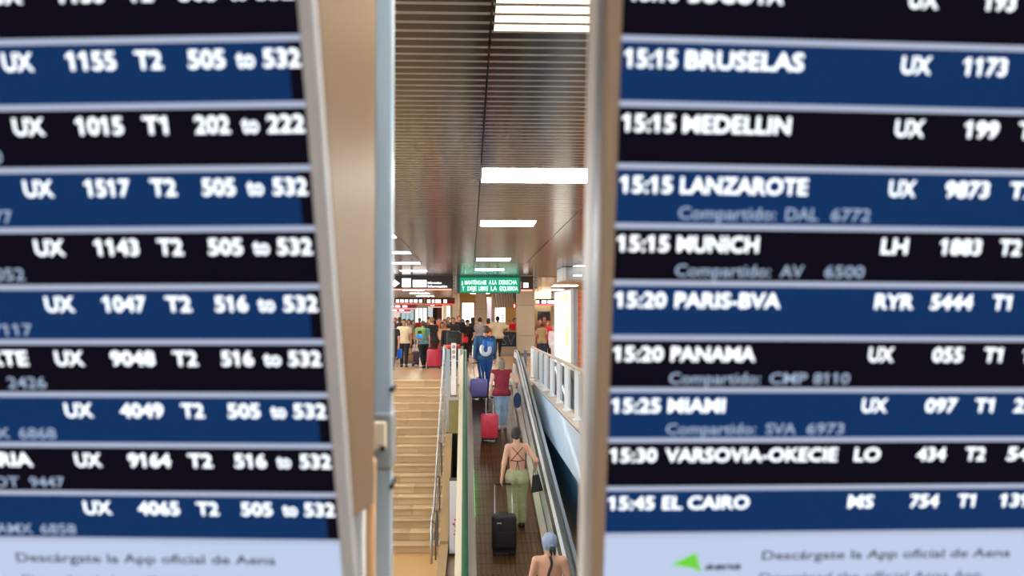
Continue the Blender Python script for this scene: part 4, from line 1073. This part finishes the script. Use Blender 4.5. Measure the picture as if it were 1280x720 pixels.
# woman in maroon
wb = person('woman in sleeveless maroon top and light jeans, pulling the red suitcase up the walkway', ramp_at(627, 22.5), .0, 1.52, 'pale', '#8c8272', 'bob', '#8a2438', 'sleeveless', hem=.47, bot='#a9cdec', bk='trousers', shoe='#cfd2d8',
            lh=(-.17, -.06, .50), rh=(.22, .09, .60), lf=(-.03, -.03), rf=(.045, .05), w=1.12, res=.013)
hl = world(wb, wb['gl'])
suitcase('bright red hard suitcase behind the woman in maroon', ramp_at(612, 21.6), 0, .355, .23, .57, '#f0405c', hand=(hl.x, hl.y, hl.z), gripw=.15)
hw = world(wb, wb['gr'])
o = empty('shoulder_bag', (hw.x, hw.y - .15, hw.z - .42), 'blue rounded bag with pale strap hanging beside the woman in maroon', 'bag')
MB(o.location).ball((hw.x + .02, hw.y - .08, hw.z - .26), (.085, .06, .17), 14, 10).build('bag', mat('bag_blue', '#2c4a78', .6), o, smooth=True)
MB(o.location).tube([(hw.x - .07, hw.y - .1, hw.z - .55), (hw.x - .08, hw.y - .1, hw.z - .15), (hw.x - .03, hw.y - .08, hw.z - .02), (hw.x + .06, hw.y - .06, hw.z - .02)], .012, 8).build('strap', mat('strap_cream', '#d8d0c0', .6), o, smooth=True)

# man with backpack
mn = person('man in denim blue shirt and jeans wearing a bright blue backpack with neck pillow', ramp_at(606, 25.7), .0, 1.66, 'fair', '#5c4c44', 'short', '#2c5a7c', 'long', hem=.49, bot='#2a62b0', bk='trousers', shoe='#6c7078',
            lh=(-.155, -.05, .47), rh=(.15, .05, .50), lf=(-.04, -.03), rf=(.045, .06), w=1.12, res=.014, headx=.02)
hl = world(mn, mn['gl'])
suitcase('lilac and blue hard suitcase pulled by the man in denim', ramp_at(598.5, 25.05), 0, .41, .24, .50, '#9088e4', hand=(hl.x + .03, hl.y, hl.z), gripw=.17)
c = world(mn, (.035, -.11, .70))
o = empty('backpack', (c.x, c.y, c.z - .2), 'small bright blue backpack on the back of the man in denim', 'backpack')
MB(o.location).box(c.x - .12, c.x + .17, c.y - .07, c.y + .08, c.z - .22, c.z + .17).build('pack', mat('pack_blue', '#2468c4', .6), o, smooth=True, bevel=.06, seg=4)
for s in (-1, 1): MB(o.location).tube([(c.x + .02 + s * .09, c.y + .05, c.z + .15), (c.x + .0 + s * .10, c.y + .11, c.z + .24), (c.x + s * .10, c.y + .2, c.z + .22)], .02, 8, flat=.5).build('strap', mat('pack_navy', '#183a6c', .6), o, smooth=True)
MB(o.location).box(c.x + .0, c.x + .14, c.y - .10, c.y - .05, c.z - .02, c.z + .11).build('pocket', mat('pack_light', '#4f92dc', .6), o, smooth=True, bevel=.02, seg=3)
o = empty('neck_pillow', (c.x - .03, c.y - .12, c.z - .2), 'white horseshoe neck pillow hanging on the blue backpack', 'pillow')
pt_ = [(c.x - .04 + .10 * math.cos(a), c.y - .12, c.z - .08 + .125 * math.sin(a)) for a in np.linspace(math.radians(125), math.radians(395), 18)]
MB(o.location).tube(pt_, [.03] + [.052] * 16 + [.03], 12).build('pillow', mat('pillow_white', '#e4e8ee', .8), o, smooth=True)

# woman in the head scarf at the bottom edge
wd = person('woman in pale blue head scarf and patterned halter top, lowest on the walkway', ramp_at(687, 12.3), -.05, 1.61, 'fair', '#8fa0bc', 'scarf', None, None, bot='#c9bda8', bk='trousers', shoe='#2a2a2a',
            lh=(-.14, .06, .52), rh=(.15, .05, .52), w=.98, res=.0095, headx=.0)
g = wd['root']; H = wd['H']; M_HALT = mat('halter_pattern', '#3c3a34', .7, noise=1.0, nscale=60)
mb = MB(); mb.tube([Vector((0 + .012 * math.sin(t * 5), back_y(wd, 0, .845 - t * .15, .003), .845 - t * .15)) * H for t in np.linspace(0, 1, 12)], .016, 8, flat=.5); mb.build('halter_strap', M_HALT, g, smooth=True)
mb = MB(); mb.tube([Vector((x, back_y(wd, x, .69, .002), .69)) * H for x in np.linspace(-.07, .07, 14)], .014, 8); mb.build('back_band', M_HALT, g, smooth=True)
hc = wd['headc']
mb = MB(); mb.tube([Vector((hc[0] + .012, hc[1] - .07, hc[2] - .01)) * H, Vector((hc[0] + .030, hc[1] - .08, hc[2] - .035)) * H, Vector((hc[0] + .034, hc[1] - .07, hc[2] - .07)) * H], [.016, .022, .01], 8)
mb.tube([Vector((hc[0] + .012, hc[1] - .07, hc[2] - .01)) * H, Vector((hc[0] + .004, hc[1] - .078, hc[2] - .04)) * H, Vector((hc[0] + .012, hc[1] - .07, hc[2] - .075)) * H], [.016, .018, .008], 8)
mb.build('scarf_knot', mat('scarf_dark', '#22262e', .6), g, smooth=True)

# --- the crowd on the upper floor
G = None
def crowd(label, px, d, rz=0, z=0, **k):
    return person(label, Vector(((px - 588) / 1300 * d, d, z)), rz, group=G, **k)

TU = PI
cA = crowd('man in beige short sleeved shirt and dark trousers, walking towards us beside the luggage trolley', 505.5, 36.5, TU, H=1.68, skin='tan', hair='#1a1412', top='#d6bf9c', tk='tee', hem=.49, bot='#1a1a1e', rh=(.16, .12, .52), lf=(-.05, .04), rf=(.05, -.05), face=True, w=1.1)
cB = crowd('person in black beside the left screen post, carrying the bright blue bag', 492.5, 34.6, TU - .5, H=1.60, skin='rosy', hair='#3a1c18', hs='long', top='#1c1c20', hem=.45, bot='#101012', lf=(-.04, .07), rf=(.04, -.04), face=True)
cC = crowd('man in teal grey top with a green backpack walking left of the red suitcase', 529.5, 35.8, .35, H=1.62, skin='fair', hair='#4a3224', top='#4f7f86', hem=.50, bot='#0e1014', lf=(-.03, -.09), rf=(.05, .09), lean=.02)
cD = crowd('tall man in black t-shirt reaching forward over the red suitcase', 542.5, 36.6, .9, H=1.74, skin='fair', hair='#8a5a38', top='#121014', hem=.49, bot='#5c2a24', bk='trousers', lh=(-.13, .20, .52), rh=(.12, .05, .48), lean=.04, w=1.08)
cE = crowd('man in plain red shirt standing alone by the bright shop front', 524.7, 62, TU, H=1.72, skin='brown', hair='#140f0c', top='#b01824', hem=.49, bot='#1e1e24', w=1.05)
cF = crowd('person in black with reddish hair behind the man in beige, by the left post', 494.5, 43, TU, H=1.74, skin='rosy', hair='#7c3426', hs='short', top='#17131a', tk='long', hem=.46, bot='#17161a')
cG = crowd('person in grey behind the beige shirted man', 511.5, 45, TU, H=1.66, skin='tan', hair='#2a2220', hs='bob', top='#7a7470', hem=.48, bot='#2c2a2c')
cH = crowd('woman in dark brown standing between the beige man and the red shirted man', 516.5, 49, TU + .4, H=1.62, skin='fair', hair='#5a4436', hs='bob', top='#4c3c36', tk='long', hem=.44, bot='#3a302c', bk='skirt')
cI = crowd('man with brown hair in orange top behind the black shirted man', 549.5, 44, TU, H=1.72, skin='rosy', hair='#3c2a20', top='#b0532a', hem=.48, bot='#3a3230', face=True)
cJ = crowd('person in rust top in the middle of the crowd, arms bare', 556, 41, TU - .3, H=1.66, skin='rosy', hair='#6c4630', hs='bob', top='#c2663c', tk='sleeveless', hem=.48, bot='#7a4a34', bk='shorts')
cK = crowd('woman in beige top in the crowd right of the red suitcase', 553, 38.5, TU + .3, H=1.56, skin='tan', hair='#4a3426', hs='long', top='#c7a27a', tk='tee', hem=.48, bot='#8a3e2e', bk='shorts')
cL = crowd('bearded man in dark grey standing deep in the crowd', 560.5, 52, TU, H=1.78, skin='tan', hair='#1c1614', top='#34302e', tk='long', hem=.46, bot='#1c1c20', w=1.1)
cM = crowd('dark haired person deep in the crowd near the pale columns', 536, 52, TU, H=1.78, skin='rosy', hair='#241a18', top='#5c4038', hem=.48, bot='#26242a')
cN = crowd('man in black t-shirt stretching one arm to the left above the crowd', 573.5, 46, TU + .2, H=1.82, skin='rosy', hair='#9a5a3a', top='#100e12', tk='tee', hem=.46, bot='#141318', rh=(.26, .12, .76), w=1.12)
cO = crowd('woman in black cap and loose black clothes left of the grey shirted man', 584.5, 41.7, TU - .3, H=1.64, skin='fair', hair='#0e0c0e', hs='cap', top='#0e0c10', tk='loose', hem=.40, bot='#0e0d10', bk='leggings', lf=(-.03, .06), rf=(.04, -.07), face=True, lh=(-.17, .10, .56))
cP = crowd('long haired person in black behind the woman in the cap', 591, 48, 0, H=1.74, skin='fair', hair='#191214', hs='long', top='#120f14', tk='long', hem=.45, bot='#151418')
cQ = crowd('man in grey shirt and black trousers, back turned, before the beige column', 600, 45.5, 0, H=1.74, skin='fair', hair='#221c1c', top='#8c8488', tk='long', hem=.48, bot='#121114', bk='trousers', w=1.05)
cR = crowd('woman in orange top right of the grey shirted man', 610.5, 52, -.4, H=1.70, skin='tan', hair='#33201a', hs='bob', top='#e07a34', tk='sleeveless', hem=.48, bot='#2e2a2c')
cS = crowd('broad man in cream shirt and black trousers at the dark counter, back to us', 622, 46.8, 0, H=1.80, skin='brown', hair='#120e0e', top='#d8ccae', tk='loose', hem=.44, bot='#1a1819', w=1.38, rh=(.20, .14, .64), lh=(-.19, .10, .64))
cT = crowd('person in bright red top behind the counter, beside the widest beige column', 642.8, 49.9, TU + .3, H=1.72, skin='tan', hair='#181214', hs='short', top='#d0202c', tk='tee', hem=.48, bot='#23222c')
cU = crowd('clerk in sand shirt behind the service counter', 635, 51.2, TU, H=1.62, skin='tan', hair='#3a241a', top='#c7a878', hem=.48, bot='#2a2422', face=True)
cV = crowd('woman in bright red shirt and dark jeans right of the widest column', 684.5, 44, TU, H=1.60, skin='rosy', hair='#8a4a34', hs='bob', top='#d01c36', tk='tee', hem=.50, bot='#1c2a44', rh=(.15, .10, .62))
cW = crowd('rust haired person in brown top left of the woman in red', 675.5, 45.5, TU - .3, H=1.68, skin='rosy', hair='#6c3a2a', hs='long', top='#7c4a3a', tk='tee', hem=.48, bot='#3a2620')
cX = crowd('person in pale khaki beside the widest column, bag at the hip', 677.5, 43, -.3, H=1.52, skin='tan', hair='#4c3026', top='#b39c70', tk='loose', hem=.44, bot='#2c3c58')
cY = crowd('person in white and pink shirt leaning by the white lightbox', 693.5, 38, -.5, H=1.46, skin='pale', hair='#b89a80', hs='bob', top='#efe0e6', tk='long', hem=.42, bot='#e2dce4', lean=-.02, w=1.1)
cZ = crowd('tall dark haired person behind the woman in red', 680.5, 50, TU, H=1.80, skin='rosy', hair='#3a201a', hs='short', top='#9a6a58', tk='tee', hem=.48, bot='#2a2224')

crowd('man in black jumper behind the orange red trolley bar, deep in the crowd', 566.5, 44, TU, H=1.74, skin='tan', hair='#181212', top='#1a181c', tk='long', hem=.46, bot='#121216')
crowd('woman in black with bare arms between the trolley and the woman in the cap', 578.5, 50, TU, H=1.66, skin='fair', hair='#2c1a14', hs='long', top='#18141a', tk='sleeveless', hem=.46, bot='#1c1a20')
crowd('dark clothed man at the far left of the crowd, behind the beige man', 500, 48, TU, H=1.76, skin='brown', hair='#120e0e', top='#26222a', tk='long', hem=.46, bot='#1a1a20')
crowd('woman with brown hair and dark dress behind the tall man in black', 547, 48.5, TU, H=1.68, skin='fair', hair='#4a2c1e', hs='bob', top='#3a2428', tk='tee', hem=.44, bot='#2a1a1e', bk='dress')
crowd('man in dark maroon shirt left of the person in rust top', 536.5, 41, TU, H=1.72, skin='tan', hair='#201612', top='#4c2226', tk='tee', hem=.48, bot='#1c1a1e')

# things the crowd carries and pulls
suitcase('crimson suitcase on the upper floor beside the tall man in black', Vector(((542.5 - 588) / 1300 * 35.4, 35.4, 0)), .0, .46, .28, .66, '#b81238', hand=None)
suitcase('purple suitcase standing right behind the crimson one', Vector(((553.5 - 588) / 1300 * 36.2, 36.2, 0)), .1, .34, .26, .64, '#5a2a86', hand=None)
o = empty('luggage_trolley', ((510 - 588) / 1300 * 37.3, 37.3, 0), 'low luggage trolley loaded with tan bags beside the man in beige', 'trolley')
X0 = o.location.x
MB(o.location).box(X0 - .26, X0 + .26, 36.9, 37.6, .10, .15).build('platform', M_STEELD, o, bevel=.01, seg=1)
for sx in (-1, 1):
    for sy in (-1, 1): MB(o.location).tube([(X0 + sx * .2 - .02, 37.25 + sy * .28, .05), (X0 + sx * .2 + .02, 37.25 + sy * .28, .05)], .05, 10).build('wheel', M_BLACK, o)
MB(o.location).tube([(X0 - .24, 37.6, .15), (X0 - .24, 37.7, 1.0), (X0 + .24, 37.7, 1.0), (X0 + .24, 37.6, .15)], .018, 8).build('handle', M_STEEL, o, smooth=True)
for i, (dx, z, wx, hz_, c_, lb_) in enumerate(((-.02, .155, .46, .26, '#9c7250', 'tan brown holdall at the bottom of the luggage trolley'), (-.04, .42, .40, .22, '#b58a6c', 'light tan bag on top of the luggage trolley'))):
    q = empty('travel_bag', (X0 + dx, 37.2, z), lb_, 'bag')
    MB(q.location).box(X0 + dx - wx / 2, X0 + dx + wx / 2, 36.98, 37.45, z, z + hz_).build('bag', mat('bagc' + c_, c_, .7, noise=.6, nscale=9), q, smooth=True, bevel=.05, seg=3)
    MB(q.location).tube([(X0 + dx - .08, 37.0, z + hz_ - .03), (X0 + dx - .06, 36.98, z + hz_ + .05), (X0 + dx + .06, 36.98, z + hz_ + .05), (X0 + dx + .08, 37.0, z + hz_ - .03)], .012, 6).build('handle', M_BLACK, q, smooth=True)
q = suitcase('dark plum suitcase right of the luggage trolley', Vector(((520.5 - 588) / 1300 * 37.9, 37.6, 0)), 0, .26, .22, .52, '#4a2a4c')
o = empty('shopping_bag', ((500 - 588) / 1300 * 34.9, 34.9, .30), 'bright blue bag hanging from the hand of the person in black at left', 'bag')
X0 = o.location.x
MB(o.location).box(X0 - .08, X0 + .09, 34.84, 34.96, .36, .68).build('bag', mat('bag_bright_blue', '#1c62d0', .6), o, smooth=True, bevel=.04, seg=3)
MB(o.location).tube([(X0 - .04, 34.9, .66), (X0 - .06, 34.88, .84), (X0 + .0, 34.9, .66)], .01, 6).build('handle', M_WHITE, o, smooth=True)
o = empty('backpack', ((525.5 - 588) / 1300 * 35.55, 35.45, 1.0), 'green and yellow backpack with a blue pocket on the man in teal grey', 'backpack')
X0 = o.location.x
MB(o.location).box(X0 - .17, X0 + .19, 35.32, 35.56, .96, 1.40).build('pack', mat('pack_green', '#7a9a4c', .7, noise=.4, nscale=8), o, smooth=True, bevel=.08, seg=4)
MB(o.location).box(X0 - .12, X0 + .12, 35.26, 35.35, .99, 1.16).build('pocket', mat('pack_sky', '#3f8ed4', .6), o, smooth=True, bevel=.03, seg=3)
MB(o.location).box(X0 - .12, X0 + .11, 35.28, 35.34, .955, .988).build('trim', mat('pack_orange', '#d87a30', .6), o, bevel=.008, seg=1)
MB(o.location).box(X0 - .07, X0 + .06, 35.29, 35.34, 1.19, 1.28).build('upper_pocket', mat('pack_dark', '#222020', .6), o, smooth=True, bevel=.02, seg=2)
MB(o.location).tube([(X0 + .10, 35.5, 1.38), (X0 + .13, 35.62, 1.43), (X0 + .15, 35.75, 1.38)], .025, 8, flat=.5).build('strap', mat('pack_teal', '#3a8a8e', .6), o, smooth=True)
# the black luggage on the second trolley, behind the barrier posts
o = empty('luggage_trolley', ((566.5 - 588) / 1300 * 33, 33, 0), 'luggage trolley with an orange red bar, behind the barrier posts', 'trolley')
X0 = o.location.x
MB(o.location).box(X0 - .26, X0 + .26, 32.6, 33.4, .12, .17).build('platform', M_STEELD, o, bevel=.01, seg=1)
for sx in (-1, 1):
    MB(o.location).tube([(X0 + sx * .24, 32.6, .15), (X0 + sx * .26, 32.5, .84)], .02, 8).build('upright', M_STEEL, o, smooth=True)
    for sy in (-1, 1): MB(o.location).tube([(X0 + sx * .2 - .02, 33 + sy * .3, .06), (X0 + sx * .2 + .02, 33 + sy * .3, .06)], .06, 10).build('wheel', M_BLACK, o)
MB(o.location).tube([(X0 - .27, 32.5, .82), (X0 + .22, 32.5, .84)], .055, 10).build('bar', mat('trolley_orange', '#e0482c', .4), o, smooth=True)
for dx, z, wx, hz_, lb_ in ((0, .175, .44, .62, 'large black bag at the bottom of the trolley with the orange red bar'), (.02, .80, .46, .50, 'bulky black green bag on top of the trolley with the orange red bar')):
    q = empty('travel_bag', (X0 + dx, 33, z), lb_, 'bag')
    MB(q.location).box(X0 + dx - wx / 2, X0 + dx + wx / 2, 32.72, 33.3, z, z + hz_).build('bag', mat('bag_black_green', '#101614', .6, noise=.4), q, smooth=True, bevel=.09, seg=4)
    MB(q.location).box(X0 + dx - .12, X0 + dx + .12, 32.68, 32.76, z + .08, z + hz_ * .6).build('pocket', mat('bag_pocket', '#1a2420', .6), q, smooth=True, bevel=.03, seg=3)
crowd('person in black bent behind the loaded trolley with the orange red bar', 560.5, 34.2, .1, H=1.55, skin='tan', hair='#1a1412', top='#0f0e12', tk='long', hem=.46, bot='#14131a', lean=.05, rh=(.15, .2, .6))
o = empty('handbag', ((581.5 - 588) / 1300 * 41.4, 41.2, .72), 'red bag held by the woman in the black cap', 'handbag')
X0 = o.location.x
MB(o.location).box(X0 - .12, X0 + .12, 41.1, 41.28, .74, .98).build('bag', mat('bag_red', '#d81c2c', .5), o, smooth=True, bevel=.05, seg=3)
MB(o.location).tube([(X0 - .05, 41.2, .95), (X0 - .04, 41.2, 1.08), (X0 + .04, 41.2, 1.08), (X0 + .05, 41.2, .95)], .01, 6).build('handle', mat('bag_red', '#d81c2c', .5), o, smooth=True)

#ENDPEOPLE#
finish_texts()
